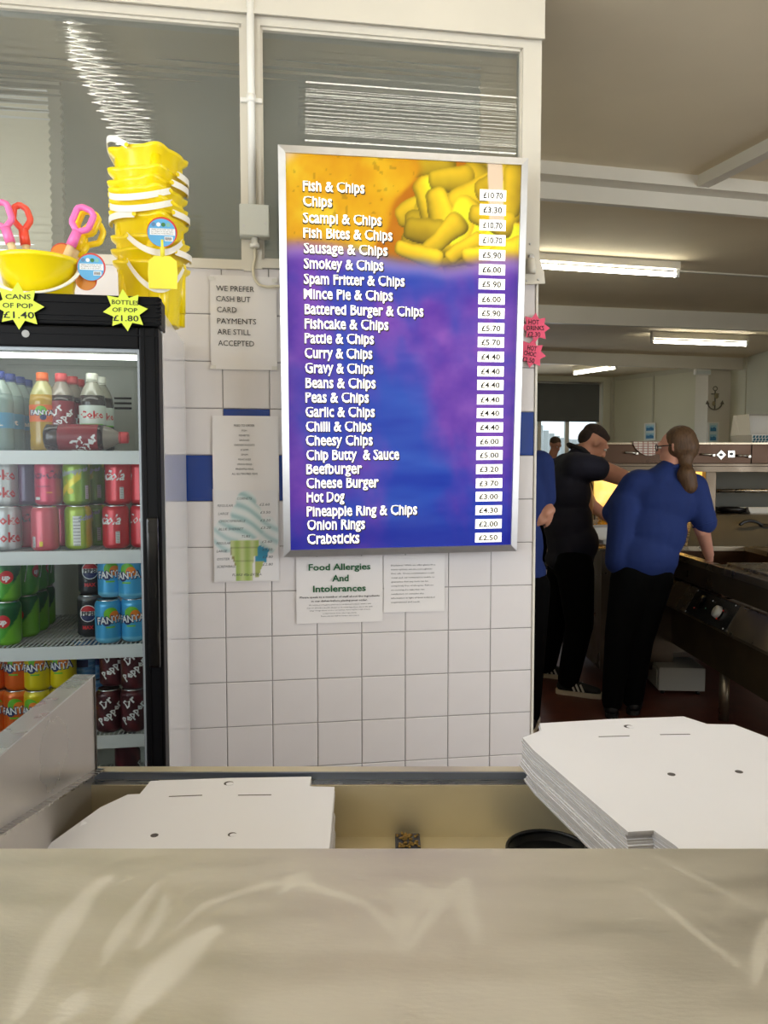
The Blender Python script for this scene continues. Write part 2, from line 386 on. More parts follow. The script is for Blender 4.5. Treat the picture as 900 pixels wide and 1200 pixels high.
# far wall with the blinded window
FA = math.atan2(.27, 1.405); F0 = Vector((2.849, 14.14, 0))
def fw(px, py):   # pixel to far wall local x,z
    r = ray(px, py); n = (-math.sin(FA), math.cos(FA)); t = (F0.x*n[0]+F0.y*n[1])/(r[0]*n[0]+r[1]*n[1])
    X, Y = r[0]*t, r[1]*t; return (X-F0.x)*math.cos(FA)+(Y-F0.y)*math.sin(FA), r[2]*t+EYE
bx1, bz1 = fw(703, 449); bx0 = -1.2; _, bz0 = fw(680, 493); wx1, _ = fw(707, 470)
struct('wall_far', MB().box(-2.4, bx0, 0, .15, 0, 3.1).box(wx1, 1.5, 0, .15, 0, 3.1).box(bx0, wx1, 0, .15, bz1+.02, 3.1).box(bx0, wx1, 0, .15, 0, .9), m_kwall, F0, (0, 0, FA))
vx1 = fw(633, 500)[0]; vx2 = fw(666, 500)[0]
fr = MB().box(bx0, wx1, .06, .12, .9, .97).box(bx0, wx1, .06, .12, bz1-.05, bz1+.02)
for x in (bx0, vx1-.03, vx2-.03, wx1-.09): fr.box(x, x+.075, .06, .12, .9, bz1)
w6 = struct('window_6', fr, m_white, F0, (0, 0, FA))
MB().box(bx0+.05, wx1-.05, .085, .09, .95, bz1).build('glass_pane', glassy('clear_glass', (235, 240, 240), .06), w6)
t = thing('roller_blind', 'dark grey roller blind half lowered over the far kitchen window', 'blind', F0, FA)
MB().box(bx0+.02, bx1, .012, .016, bz0, bz1-.02).build('blind_cloth', pm('blind_cloth', (92, 94, 92), .8, noise=.05, nscale=3), t)
MB().box(bx0+.02, bx1, .006, .022, bz0-.02, bz0).build('bottom_bar', pm('blind_bar', (70, 72, 72), .5), t)
mb = MB(); mb.tube([(bx0+.02, .03, bz1-.01), (bx1, .03, bz1-.01)], .022, 10); mb.build('roller_tube', m_alu, t)
# garden fence outside
t = thing('garden_fence', 'weathered grey fence with dipped panel tops outside the far window', 'fence', (1.0, 19.0, 0))
m_fence = pm('fence_wood', (172, 174, 172), .9, noise=.12, nscale=6, stretch=(8, 8, .6))
for i in range(5):
    x = i*1.7-.55
    MB().box(x-.07, x+.07, 0, .12, 0, 2.45, ch=.01).build('fence_post', m_fence, t)
    for k in range(11):
        a = .08+x+k*.14; s_ = (k+.5)/11; zt = 2.36-.26*math.sin(PI*s_)
        MB().box(a, a+.132, .02, .04, .05, zt).build('fence_board', m_fence, t)
struct('floor_yard', MB().box(-4, 9, 14.9, 24, -.15, -.02), pm('yard_paving', (150, 150, 148), .9, noise=.1, nscale=2))

# ceiling beams, stepped front beam, batten lines
def beam(name, P, Q, z0, z1, dep, mat=m_cream, off=0):
    P = Vector((*P, 0)); Q = Vector((*Q, 0)); d = (Q-P).normalized(); an = math.atan2(d.y, d.x)
    xl = (P.x-.6)/d.x; xr = (5.5-P.x)/d.x
    struct(name, MB().box(-xl, xr, off, off+dep, z0, z1), mat, P, (0, 0, an))
beam('trim_5', (.825, 4.231), (2.223, 4.554), 3.03, 3.1, .16)
beam('trim_6', (.825, 4.231), (2.223, 4.554), 2.94, 3.03, .04, m_cream, .11)
beam('trim_7', (1.612, 7.957), (4.165, 8.444), 2.92, 3.1, .05)
beam('trim_8', (2.235, 11.112), (4.896, 11.716), 2.92, 3.1, .06)
q0 = atz(630, 306, 3.1); q1 = atz(900, 323, 3.1)
beam('trim_9', (q0.x, q0.y), (q1.x, q1.y), 3.088, 3.1, .03)
s0 = Vector((1.78, 4.44, 0)); s1 = Vector((1.928, 3.962, 0)); d = (s1-s0).normalized(); an = math.atan2(d.y, d.x)
struct('trim_10', MB().box(-.02, 2.6, .0, .07, 3.035, 3.1), m_cream, s0, (0, 0, an))
m_bk = (None,)
# wire batten joining tube 2 to the ceiling, emergency light
# ------------------------------------------------------------------ fluorescent lights
m_tube = pm('lit_tube', (255, 252, 240), .5, emis=(255, 250, 232), es=16)
m_tubef = pm('lit_tube_front', (255, 252, 240), .5, emis=(255, 249, 236), es=15)
def tube_light(P, Q, z, label, mt=m_tube, group=None):
    P = Vector(P); Q = Vector(Q); d = Q-P; L = d.length; t = thing('fluorescent_light', label, 'ceiling light', (P.x, P.y, z), math.atan2(d.y, d.x), group)
    MB().box(0, L, -.03, .03, .04, 3.1-z, ch=.004).build('housing', m_white, t)
    mb = MB(); mb.tube([(.03, 0, 0), (L-.03, 0, 0)], .013 if mt is m_tubef else .019, 12); mb.build('tube', mt, t)
    for x in (0, L-.03):
        MB().box(x, x+.03, -.016, .016, -.022, .05, ch=.003).build('lamp_holder', m_wp, t)
    return t
tube_light((.98, 6.0), (2.382, 6.318), 3.0, 'lit fluorescent tube on the kitchen ceiling, nearest, running behind the wall edge')
tube_light((3.275, 9.527), (4.584, 9.794), 2.98, 'lit fluorescent tube on the kitchen ceiling between the second and third beams')
tube_light((3.144, 12.862), (3.62, 12.05), 2.98, 'short slanting fluorescent tube farthest away, above the dark blind')
tube_light((-.11, 1.72), (1.2, 1.92), 2.98, 'lit fluorescent tube over the counter, seen mirrored in the right reeded window', m_tubef)
tube_light((-1.02, 2.1), (-.70, .92), 2.98, 'lit fluorescent tube over the fridge, seen mirrored zigzag in the left reeded window', m_tubef)
e0 = atz(815, 431, 2.92)
t = thing('emergency_light', 'small white emergency light box under the farthest beam beside the pillar', 'light', (4.72, 11.78, 2.88), FA)
MB().box(0, .26, -.03, .03, -.04, .04, ch=.006).build('casing', m_wp, t); MB().box(.02, .24, -.045, -.03, -.03, .02, ch=.004).build('lens', pm('frosted_lens', (215, 220, 215), .3), t)

# ================================================================== THINGS ON THE TILED WALL
# conduit, junction box, cable
t = thing('cable_conduit', 'white round cable conduit running down between the two reeded windows', 'conduit', W(-.427, -.03, 2.28), A)
mb = MB(); mb.tube([(0, 0, 0), (0, 0, .82)], .0115, 12); mb.build('pipe', m_wp, t)
for z in (.33, .8):
    mb = MB(); mb.tube([(0, 0, z-.012), (0, 0, z+.012)], .0145, 12); mb.box(-.034, .034, .006, .018, z-.007, z+.007, ch=.002); mb.build('saddle_clip', m_wp, t)
t = thing('junction_box', 'grey white square junction box at the foot of the cable conduit', 'junction box', W(-.42, -.012, 2.18), A)
MB().box(-.047, .047, -.04, 0, 0, .1, ch=.004).build('box_body', pm('box_grey', (206, 208, 200), .4), t)
MB().box(-.045, .045, -.046, -.04, .002, .098, ch=.003).build('cover', pm('box_grey', (206, 208, 200), .4), t)
for x, z in ((-.034, .03), (.034, .04)): MB().lathe([(.004, 0), (.004, .002)], 10, M=Matrix.Translation((x, -.046, z)) @ Matrix.Rotation(PI/2, 4, 'X')).build('screw', m_alu, t)
MB().lathe([(.016, 0), (.016, .012), (.011, .014), (.011, .03)], 14, M=Matrix.Translation((0, -.02, -.03))).build('cable_gland', m_wp, t)
mb = MB(); pts = [(0, -.02, -.03), (.0, -.02, -.06), (-.006, -.022, -.10), (.004, -.024, -.135), (.03, -.026, -.15), (.07, -.028, -.148), (.1, -.03, -.15)]
from mathutils.geometry import interpolate_bezier
def smooth_path(p, n=6):
    p = [Vector(q) for q in p]; out = []
    for i in range(len(p)-1):
        a, b = p[i], p[i+1]; ta = (b-(p[i-1] if i else a))/2; tb = ((p[i+2] if i+2 < len(p) else b)-a)/2
        out += list(interpolate_bezier(a, a+ta/3*1.3, b-tb/3*1.3, b, n+1))[:-1]
    return out+[p[-1]]
tag(MB().tube(smooth_path(pts), .0045, 8).build('power_cable', pm('cable_cream', (214, 205, 180), .5), None, W(-.42, -.006, 2.18), (0, 0, A)),
    'cream power cable curling from the junction box into the menu board', 'cable')
# bracket at the right end of the wall
t = thing('hinge_bracket', 'cream metal bracket with a round bolt at the right edge of the wall', 'bracket', W(.495, -.012, 2.07), A)
MB().prism([(-.022, 0), (.055, .006), (.05, .045), (.03, .1), (.03, .16), (-.022, .16)], 0, .008, M=Matrix.Rotation(PI/2, 4, 'X')).build('plate', m_cream, t)
MB().lathe([(.015, 0), (.017, .012), (.017, .045), (.013, .05)], 16, M=Matrix.Translation((.002, -.014, .035))).build('barrel', m_cream, t)
for x, z in ((.0, .135), (-.01, .012), (.03, .018)): MB().lathe([(.004, 0), (.003, .003)], 8, M=Matrix.Translation((x, -.008, z)) @ Matrix.Rotation(PI/2, 4, 'X')).build('screw', m_alu, t)
MB().lathe([(.011, 0), (.009, .006), (.004, .006)], 12, M=Matrix.Translation((.002, -.014, .09)) @ Matrix.Rotation(PI/2, 4, 'X')).build('bolt', m_alu, t)

# ------------------------------------------------------------------ papers
m_paper = pm('laminated_paper', (236, 232, 230), .25, noise=.01, nscale=3)
m_ink = pm('black_ink', (25, 22, 22), .7)
def paper(name, label, cat, px0, py0, px1, py1, off=-.008, tilt=0, mat=None):
    u0, z1 = wl(px0, py0, off); u1, z0 = wl(px1, py1, off)
    t = thing(name, label, cat, W(u0, off, z0), A, rot=(0, tilt, A))
    w_, h_ = u1-u0, z1-z0
    n = 10; vs = []; fs = []
    for j in range(n+1):
        for i in range(n+1):
            x = i/n; z = j/n; y = -.0012-.0025*math.sin(x*5+z*3)*math.sin(z*4)*(.3+.7*abs(x-.5))
            vs.append((x*w_, y, z*h_))
    for j in range(n):
        for i in range(n): a = j*(n+1)+i; fs.append((a, a+1, a+n+2, a+n+1))
    o = MB().add(vs, fs, 0, True).build('sheet', mat or m_paper, t)
    return t, w_, h_
YT = -.0048
t, w_, h_ = paper('paper_notice', 'white paper notice reading WE PREFER CASH BUT CARD PAYMENTS ARE STILL ACCEPTED', 'notice', 246, 322, 325, 434)
mb = MB()
for s_, fx, fz, wf_ in (('WE PREFER', .09, .83, .78), ('CASH BUT', .09, .72, .70), ('CARD', .1, .605, .40), ('PAYMENTS', .1, .485, .80), ('ARE STILL', .1, .37, .68), ('ACCEPTED', .11, .25, .74)):
    mb = MB(); lettering(mb, s_, w_*fx, w_*(fx+wf_*.73), h_*fz, h_*.058, YT); mb.build('lettering', m_ink, t)
for x, z in ((.02, .96), (.97, .96), (.03, .02), (.96, .02)):
    MB().box(w_*x-.009, w_*x+.009, YT-.0006, YT-.0003, h_*z-.006, h_*z+.006).build('tape', pm('clear_tape', (225, 222, 214), .15), t)
t, w_, h_ = paper('paper_list', 'white paper list of fried to order items above the ice cream poster', 'notice', 248.5, 487, 327, 574, -.008)
mb = MB()
for i, (s_, ww) in enumerate((('FRIED TO ORDER', .31), ('FISH', .075), ('FISHBITES', .16), ('SAUSAGES', .15), ('CHICKEN NUGGETS', .31), ('SCAMPI', .12), ('SPAM', .1), ('FISHCAKES', .19), ('ONION RINGS', .22), ('PINEAPPLE RING', .27), ('ALL GLUTEN FREE ITEMS', .39))):
    lettering(mb, s_, w_*(.5-ww/2-.02), w_*(.5+ww/2-.02), h_*(.855-.0648*i), h_*(.024 if i else .03), YT)
mb.build('lettering', m_ink, t)
# ice cream poster
t, w_, h_ = paper('ice_cream_poster', 'ice cream price poster with a swirled cone picture', 'poster', 249, 573, 328, 681, -.007)
def cone_art(U, V):
    c = np.full(U.shape+(3,), (228, 226, 226), float)
    def blobm(cx, cz, rx, rz): return 1-sst(.85, 1.0, np.sqrt(((U-cx)/rx)**2+((V-cz)/rz)**2))
    lv = np.array([150, 188, 188.]); 
    stripe = .5+.5*np.sin((V*1.0+.42*U)*46+np.sin(U*9)*1.1)
    sw = np.maximum.reduce([blobm(.5, .88, .17, .12), blobm(.5, .74, .26, .15), blobm(.5, .6, .33, .16), blobm(.18, .5, .22, .2)*.75, blobm(.85, .5, .17, .22)*.8])
    ice = mixc((222, 230, 230), (160, 194, 196), stripe**1.8)
    c = c*(1-sw[..., None])+ice*sw[..., None]
    # tub and nuts left, blue flake tub right
    q = ((np.abs(U-.33) < .1) & (V > .1) & (V < .3) & (U > .25+(.3-V)*.55)); c[q] = (150, 140, 90)
    q = (U > .24) & (U < .4) & (V > .28) & (V < .38); nz = vnoise(U, V, 50, 60, 3); c[q] = mixc((190, 180, 140), (110, 120, 90), nz)[q]
    q = (V > .2) & (V < .4) & (U > .63) & (U-.63 < .22-(.35-V)*.3) & (V < .42-.35*(U-.63)); c[q] = (50, 140, 175)
    q = (V > .04) & (V <= .22) & (U > .62) & (U < .66+V*.5); c[q] = (165, 175, 100)
    hw = np.where(V > .27, .2+.1*(V-.27), .13+.02*(V > .2)); q = (np.abs(U-.47) < hw) & (V < .45)
    g = mixc((196, 206, 150), (160, 186, 100), .5+.5*np.sin(U*40)); g = g*(1-.18*((V > .36) & (V < .375))[..., None])*(1-.15*((V > .21) & (V < .225))[..., None]); c[q] = g[q]
    return c
m_print = vcol('printed_colour', .3, coat=.2)
grid_print('cone_picture', w_*.97, h_*.97, 50, 68, cone_art, m_print, t, YT, w_*.015, h_*.015)
mb = MB()
for s_, x0, x1, z in (('CORNETS', .36, .58, .885), ('REGULAR', .07, .30, .81), ('LARGE', .08, .23, .725), ('CHOC/SPRINKLE', .085, .48, .645), ('BLUE SHERBET', .085, .45, .56), ('TUBS', .42, .55, .48), ('REGULAR', .05, .26, .41), ('LARGE', .05, .2, .325), ('OYSTER', .05, .24, .24), ('SCREWBALL', .05, .33, .16), ('FLAKE 40p EXTRA', .28, .72, .068),
                      ('£2.60', .70, .85, .82), ('£3.50', .71, .86, .735), ('£3.20', .71, .86, .65), ('£3.20', .715, .865, .57), ('£2.60', .73, .88, .42), ('£3.50', .735, .885, .335), ('£2.80', .74, .89, .255), ('£2.80', .74, .89, .175)):
    lettering(mb, s_, w_*x0, w_*x1, h_*z, h_*.026, YT-.0004, shear=.25)
mb.build('lettering', pm('grey_ink', (70, 80, 84), .7), t)
t, w_, h_ = paper('allergy_notice', 'white notice headed Food Allergies And Intolerances in green letters', 'notice', 347, 653, 448.5, 728, -.008)
mb = MB()
for s_, x0, x1, z in (('Food Allergies', .14, .855, .80), ('And', .41, .6, .63), ('Intolerances', .19, .8, .475)): lettering(mb, s_, w_*x0, w_*x1, h_*z, h_*.095, YT, bold=.022)
mb.build('green_heading', pm('green_ink', (12, 92, 48), .6), t)
mb = MB()
for s_, x0, x1, z, hh, bo in (('Please speak to a member of staff about the ingredients', .04, .96, .385, .028, .015), ('in our dishes before placing your order.', .17, .82, .325, .028, .015),
        ('We follow good hygiene practices in our kitchen however, whilst a dish', .14, .86, .272, .017, 0), ('may not directly a specific allergen as an actual ingredient, due to the wide', .12, .88, .228, .017, 0), ('range of ingredients used in our kitchen, there may be a risk of trace', .15, .85, .187, .017, 0), ('contamination from other ingredients', .3, .69, .142, .017, 0), ('Please ask any staff for further information', .28, .72, .1, .017, 0)):
    lettering(mb, s_, w_*x0, w_*x1, h_*z, h_*hh, YT, bold=bo, res=1)
mb.build('lettering', m_ink, t)
t, w_, h_ = paper('disclaimer_notice', 'small white gluten disclaimer sheet right of the allergies notice', 'notice', 449.5, 651, 521, 716, -.007)
mb = MB()
for i, (s_, x1) in enumerate((('Disclaimer: While we offer gluten-free', .84), ('menu options, we are not a gluten-', .79), ('free cafe. Cross-contamination could', .815), ('occur and our restaurant is unable to', .825), ('guarantee that any item can be', .72), ('completely free of allergens. Patrons', .81), ('are encouraged to make their own', .66), ('satisfaction, to consider this', .65), ('information in light of their individual', .83), ('requirements and needs.', .59))):
    lettering(mb, s_, w_*.12, w_*x1, h_*(.815-.0715*i), h_*.026, YT, res=1)
mb.build('lettering', m_ink, t)

# ------------------------------------------------------------------ price stars
m_sty = pm('fluorescent_yellow_card', (206, 222, 62), .55, emis=None, es=0)
m_stp = pm('fluorescent_pink_card', (240, 88, 122), .55)
def star(name, label, loc, rot, R, mat, lines, n=9, rin=.66, ang=0):
    t = thing(name, label, 'price card', loc, rot=rot)
    poly = []
    for k in range(2*n):
        q = PI/2+PI*k/n+ang; r = R*(1.0 if k % 2 == 0 else rin)*(1+.05*math.sin(k*7)); poly.append((r*math.cos(q), r*math.sin(q)))
    MB().prism(poly, 0, .0008, M=Matrix.Rotation(PI/2, 4, 'X')).build('card', mat, t)
    mb = MB()
    for s_, x0, x1, z, h, r_ in lines: lettering(mb, s_, R*x0, R*x1, R*z, R*h, -.0014, bold=.012, rot=r_)
    mb.build('handwriting', m_ink, t); return t
u_, z_ = wl(628, 385, -.012)
star('price_star', 'upper pink star card for hot drinks on the wall edge', W(wl(627.5, 385, -.014)[0], -.014, wl(627, 385)[1]), (0, 0, A), .05, m_stp, [('HOT', -.5, .25, .22, .32, 0), ('DRINKS', -.62, .6, -.18, .3, .02), ('£2.30', -.55, .35, -.62, .32, .02)], 8, .68)
star('price_star', 'lower pink star card for hot chocolate, partly behind the menu board', W(wl(623, 416, -.014)[0], -.013, wl(623, 415)[1]), (0, .15, A), .05, m_stp, [('HOT', -.35, .3, .2, .32, 0), ('CHOC', -.55, .32, -.18, .3, 0), ('£2.50', -.6, .28, -.62, .32, 0)], 8, .68)

# ------------------------------------------------------------------ illuminated menu board
b0u, b0z = -.338, 1.168; b1u = .438
LEAN = math.atan2(.1, 1.24); BH = 1.25; BW = b1u-b0u
board = thing('menu_board', 'lit purple and yellow menu board with a silver frame, prices down its right side', 'menu board', W(b0u, -.075, b0z), rot=(0, 0, A))
RB = Matrix.Rotation(LEAN, 4, 'X')    # leans out at the top
board.rotation_euler = (Matrix.Rotation(A, 4, 'Z') @ Matrix.Rotation(-.008, 4, 'Y') @ RB).to_euler()
fwid = .022
MB().box(.004, BW-.004, .004, .066, .004, BH-.004).build('casing', pm('casing_grey', (170, 172, 174), .5, metal=.3), board)
for nm, (x0, x1, z0, z1) in {'a': (0, fwid, 0, BH), 'b': (BW-fwid, BW, 0, BH)}.items():
    mb = MB(); mb.add([(x0, -.012, z0), (x1, -.012, z0), (x1, -.012, z1), (x0, -.012, z1)], []); mb = MB()
    s_ = 1 if nm == 'a' else -1; xo = x0 if nm == 'a' else x1; xi = x1 if nm == 'a' else x0
    vs = [(xo, 0, 0), (xo, -.01, 0), (xi, -.014, fwid), (xi, 0, fwid), (xo, 0, BH), (xo, -.01, BH), (xi, -.014, BH-fwid), (xi, 0, BH-fwid)]
    mb.add(vs, [(0, 1, 5, 4), (1, 2, 6, 5), (2, 3, 7, 6)]); mb.build('frame_rail', m_alu, board)
for z, zi in ((0, fwid), (BH, BH-fwid)):
    vs = [(0, 0, z), (0, -.01, z), (fwid, -.014, zi), (fwid, 0, zi), (BW, 0, z), (BW, -.01, z), (BW-fwid, -.014, zi), (BW-fwid, 0, zi)]
    MB().add(vs, [(0, 1, 5, 4), (1, 2, 6, 5), (2, 3, 7, 6)]).build('frame_rail', m_alu, board)
# plane of the print: map pixels of the photograph to board coordinates
Mb = board.rotation_euler.to_matrix(); Pb = Vector(board.location)+Mb @ Vector((0, -.006, 0)); nb = Mb @ Vector((0, 1, 0))
def bp(px, py):
    r = Vector(ray(px, py)); o = Vector((0, 0, EYE)); tt = (Pb-o).dot(nb)/r.dot(nb); q = Mb.transposed() @ (o+r*tt-Vector(board.location)); return q.x, q.z
AW, AH = BW-2*fwid, BH-2*fwid
chips = []
for cx, cz, an, L, r, tone in ((.60, .90, -1.1, .10, .034, 1), (.68, .955, .1, .09, .03, .8), (.80, .915, .35, .11, .045, .9), (.885, .955, .5, .10, .03, .75), (.93, .87, 1.2, .12, .04, 1), (.655, .865, -1.25, .12, .036, .95),
        (.57, .83, -.2, .08, .03, .7), (.75, .84, 1.2, .09, .036, 1.05), (.82, .82, 1.1, .10, .024, 1.05), (.66, .815, .7, .12, .025, .85), (.90, .80, .2, .12, .04, 1.05), (.97, .93, 1.4, .1, .03, .8), (.55, .775, -.3, .12, .022, .95), (.86, .865, -.3, .09, .03, .85), (.75, .785, .5, .1, .02, .9), (.83, .77, .0, .1, .022, 1), (.95, .78, .4, .08, .03, .95)):
    chips.append((cx, cz, an, L*1.05, r*1.12, tone))
_r = np.random.RandomState(5)
chips = [(_r.uniform(.55, 1), _r.uniform(.76, 1), _r.uniform(-1.6, 1.6), _r.uniform(.06, .12), _r.uniform(.028, .045), _r.uniform(.68, .86)) for _ in range(26)]+chips
def board_art(U, V):
    n1 = fbm(U, V, 9, 16, 5); n2 = fbm(U, V, 3, 22, 9, 3); n3 = fbm(U+.3*V, V, 5, 5, 21)
    # lower part: brushed purple and blue
    blue = mixc((30, 56, 176), (58, 104, 206), n2)
    pur = mixc((86, 46, 170), (150, 92, 196), n1)
    k = sst(.27, .60, n3*.62+.42*np.abs(U-.55)*1.1+.12*(n2-.5)-.06*np.sin(V*9))
    low = mixc(blue, pur, k) if False else blue*(1-k[..., None])+pur*k[..., None]
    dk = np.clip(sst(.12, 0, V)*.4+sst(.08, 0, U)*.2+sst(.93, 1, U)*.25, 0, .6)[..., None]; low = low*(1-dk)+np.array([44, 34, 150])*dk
    # batter, upper left
    bt = mixc((226, 150, 6), (252, 200, 30), fbm(U, V, 10, 14, 31)); bt = mixc(bt, (255, 224, 70), sst(.5, .75, fbm(U, V, 6, 7, 44))*.6) if False else bt*(1-(sst(.52, .75, fbm(U, V, 6, 7, 44))*.7)[..., None])+np.array([255, 226, 60])*(sst(.52, .75, fbm(U, V, 6, 7, 44))*.7)[..., None]
    sp = (vnoise(U, V, 60, 90, 8) > .86); bt[sp] = bt[sp]*.86
    # chips, upper right
    U0, V0 = U, V
    U = U+.035*(fbm(U, V, 7, 12, 71)-.5); V = V+.022*(fbm(U0, V, 8, 12, 72)-.5)
    ch = mixc((190, 104, 6), (220, 140, 16), fbm(U, V, 8, 12, 61))
    asp = AH/AW
    for cx, cz, an, L, r, tone in chips:
        x = U-cx; z = (V-cz)*asp; c_, s_ = math.cos(an), math.sin(an); a = x*c_+z*s_; b = -x*s_+z*c_
        a2 = np.maximum(np.abs(a)-L*.55, 0); rr_ = r*1.55*np.clip(1+.25*a/L, .7, 1.3); dd = (a2**3+np.abs(b)**3)**(1/3)/rr_
        m = 1-sst(.93, 1.0, dd); sh = 1.02-.45*np.clip(dd, 0, 1)**4+.16*b/r+.14*(n1-.5)
        cc = np.array([255, 206, 36.])*(tone*1.06); cc = np.clip(cc[None, None, :]*sh[..., None]+np.array([0, 8, 6])*n1[..., None], 0, 255)
        ch = ch*(1-m[..., None])+cc*m[..., None]
    U, V = U0, V0
    # wooden fork tip, pale
    fk = (1-sst(.03, .036, np.abs(U-.895+.10*(V-.9))))*sst(.845, .85, V); ch = ch*(1-fk[..., None])+np.array([250, 222, 190])*fk[..., None]
    bd = .525-.16*sst(.95, .78, V)+.03*np.sin(V*40)+.02*(n1-.5)
    kk = sst(-.012, .012, U-bd)
    up = bt*(1-kk[..., None])+ch*kk[..., None]
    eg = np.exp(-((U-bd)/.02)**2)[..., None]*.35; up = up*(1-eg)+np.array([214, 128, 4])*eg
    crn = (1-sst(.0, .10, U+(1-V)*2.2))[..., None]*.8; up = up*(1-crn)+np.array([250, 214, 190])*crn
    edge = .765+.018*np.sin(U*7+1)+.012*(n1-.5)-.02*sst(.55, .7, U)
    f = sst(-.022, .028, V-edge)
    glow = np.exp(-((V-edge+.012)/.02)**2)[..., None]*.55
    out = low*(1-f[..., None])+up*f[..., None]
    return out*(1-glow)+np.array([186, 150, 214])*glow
m_lit = vcol('backlit_print', .25, emit=.38, coat=.2)
_n = m_lit.node_tree; _m = _n.nodes.new('ShaderNodeMix'); _m.data_type = 'RGBA'; _m.inputs[0].default_value = .5; _m.inputs[7].default_value = (0, 0, 0, 1)
_n.links.new(_n.nodes['Attribute'].outputs['Color'], _m.inputs[6]); _n.links.new(_m.outputs[2], _n.nodes['Principled BSDF'].inputs['Base Color'])
# backlit: the diffuse share of the print is low, the light comes from behind
m_lit.node_tree.nodes['Principled BSDF'].inputs['Specular IOR Level'].default_value = .4
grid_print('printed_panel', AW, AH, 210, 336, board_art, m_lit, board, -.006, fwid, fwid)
m_bt = pm('backlit_white', (255, 252, 238), .4, emis=(255, 251, 236), es=.8)
m_bs = pm('letter_outline', (50, 38, 30), .5)
items = [('Fish & Chips', 355, 427, 218.5, 'C£10.70', 229), ('Chips', 355, 389, 236.5, '£3.30', 246), ('Scampi & Chips', 355, 447, 256, '£10.70', 264), ('Fish Bites & Chips', 355.5, 459.5, 273.5, '£10.70', 281.5),
 ('Sausage & Chips', 356, 454, 291.5, '£5.90', 299), ('Smokey & Chips', 356, 449, 309.5, '£6.00', 316), ('Spam Fritter & Chips', 356, 474, 327.5, '£5.90', 333), ('Mince Pie & Chips', 356, 460, 345, '£6.00', 350.5),
 ('Battered Burger & Chips', 357, 496, 363, '£5.90', 367), ('Fishcake & Chips', 357, 455, 380, '£5.70', 384.5), ('Pattie & Chips', 357, 438, 397, '£5.70', 401), ('Curry & Chips', 357, 436, 414.5, '£4.40', 418),
 ('Gravy & Chips', 357.5, 437, 432, '£4.40', 435), ('Beans & Chips', 358, 440, 449.5, '£4.40', 451), ('Peas & Chips', 358, 432, 466.5, '£4.40', 468), ('Garlic & Chips', 358, 439, 483.5, '£4.40', 484), ('Chilli & Chips', 358.5, 435, 500.5, '£4.40', 500.5),
 ('Cheesy Chips', 358.5, 436.5, 517, '£6.00', 517), ('Chip Butty  & Sauce', 359, 467.5, 534, '£5.00', 533), ('Beefburger', 359, 424, 550.5, '£3.20', 549.5), ('Cheese Burger', 359, 443.5, 567, '£3.70', 566), ('Hot Dog', 359.5, 403.5, 583.5, '£3.00', 581.5),
 ('Pineapple Ring & Chips', 359.5, 488.5, 600, '£4.30', 597.5), ('Onion Rings', 360, 427.5, 616, '£2.00', 613.5), ('Crabsticks', 360, 421, 632.5, '£2.50', 629.5)]
for s_, x0, x1, yc, pr, yp in items:
    pr = pr.replace('C', '')
    a, z = bp(x0, yc+5); b, _ = bp(x1, yc+5); _, zt = bp(x0, yc-6.6); h = (zt-z)
    slope = 0
    mb = MB(); lettering(mb, s_, a, b, z, h, -.0084, bold=.017, poster=True); ln = mb.build('menu_line', m_bt, board)
    mb = MB(); lettering(mb, s_, a-.0012, b+.0035, z-.0035, h*1.03, -.0073, bold=.028, poster=True); mb.build('letter_outline', m_bs, ln)
    f = (yp-229)/400; pl = 562-5.5*f; prr = 593-5.5*f
    a, z = bp(pl, yp+6); b, zt = bp(prr, yp-5.6)
    pc = MB().box(a, b, -.0088, -.0074, z, zt).build('price_label', m_bt, board)
    mb = MB(); lettering(mb, pr, a+(b-a)*.13, a+(b-a)*(.87 if len(pr) > 5 else .85), z+(zt-z)*.22, (zt-z)*.54, -.0094, bold=.02); mb.build('price_lettering', m_ink, pc)
# ================================================================== DRINKS FRIDGE
FO = -.62
fridge = thing('drinks_fridge', 'tall black fronted glass door drinks fridge with a glossy white side', 'fridge', W(0, 0, 0), A)
m_fw = pm('fridge_side_white', (226, 224, 222), .12, coat=.4); m_fin = pm('fridge_liner', (214, 216, 208), .4); m_fb = pm('fridge_black', (7, 7, 9), .42, spec=.12)
UR = -.643; UL = -1.26
mb = MB()
mb.box(UR-.045, UR, FO+.06, -.03, .08, 1.845).box(UL, UL+.045, FO+.06, -.03, .08, 1.845).box(UL+.045, UR-.045, -.08, -.03, .08, 1.845).box(UL+.045, UR-.045, FO+.06, -.08, 1.80, 1.845).box(UL+.045, UR-.045, FO+.06, -.08, .08, .2)
mb.build('cabinet', m_fw, fridge)
mb = MB().box(UL+.045, UR-.045, -.09, -.082, .2, 1.80).box(UL+.045, UL+.05, FO+.07, -.082, .2, 1.8).box(UR-.05, UR-.045, FO+.07, -.082, .2, 1.8).box(UL+.045, UR-.045, FO+.07, -.082, 1.79, 1.80).box(UL+.045, UR-.045, FO+.07, -.082, .2, .21)
mb.box(UL+.1, UR-.13, -.115, -.09, 1.32, 1.76, ch=.012).build('liner', m_fin, fridge)
mb = MB()
for z in (1.63, 1.645, 1.66): mb.box(UR-.20, UR-.15, -.118, -.1149, z, z+.006)
mb.build('vent_slots', m_dark, fridge)
# header with ridges and a grille end
mb = MB().box(UL, UR+.004, FO-.012, FO+.09, 1.792, 1.862, ch=.004)
for z in (1.80, 1.812, 1.842): mb.box(UL, UR+.006, FO-.016, FO-.011, z, z+.004)
mb.build('header', m_fb, fridge)
mb = MB()
for k in range(7): mb.box(UR-.004, UR+.008, FO-.018, FO-.0, 1.795+k*.0095, 1.800+k*.0095, ch=.001)
mb.build('grille_end', m_fb, fridge)
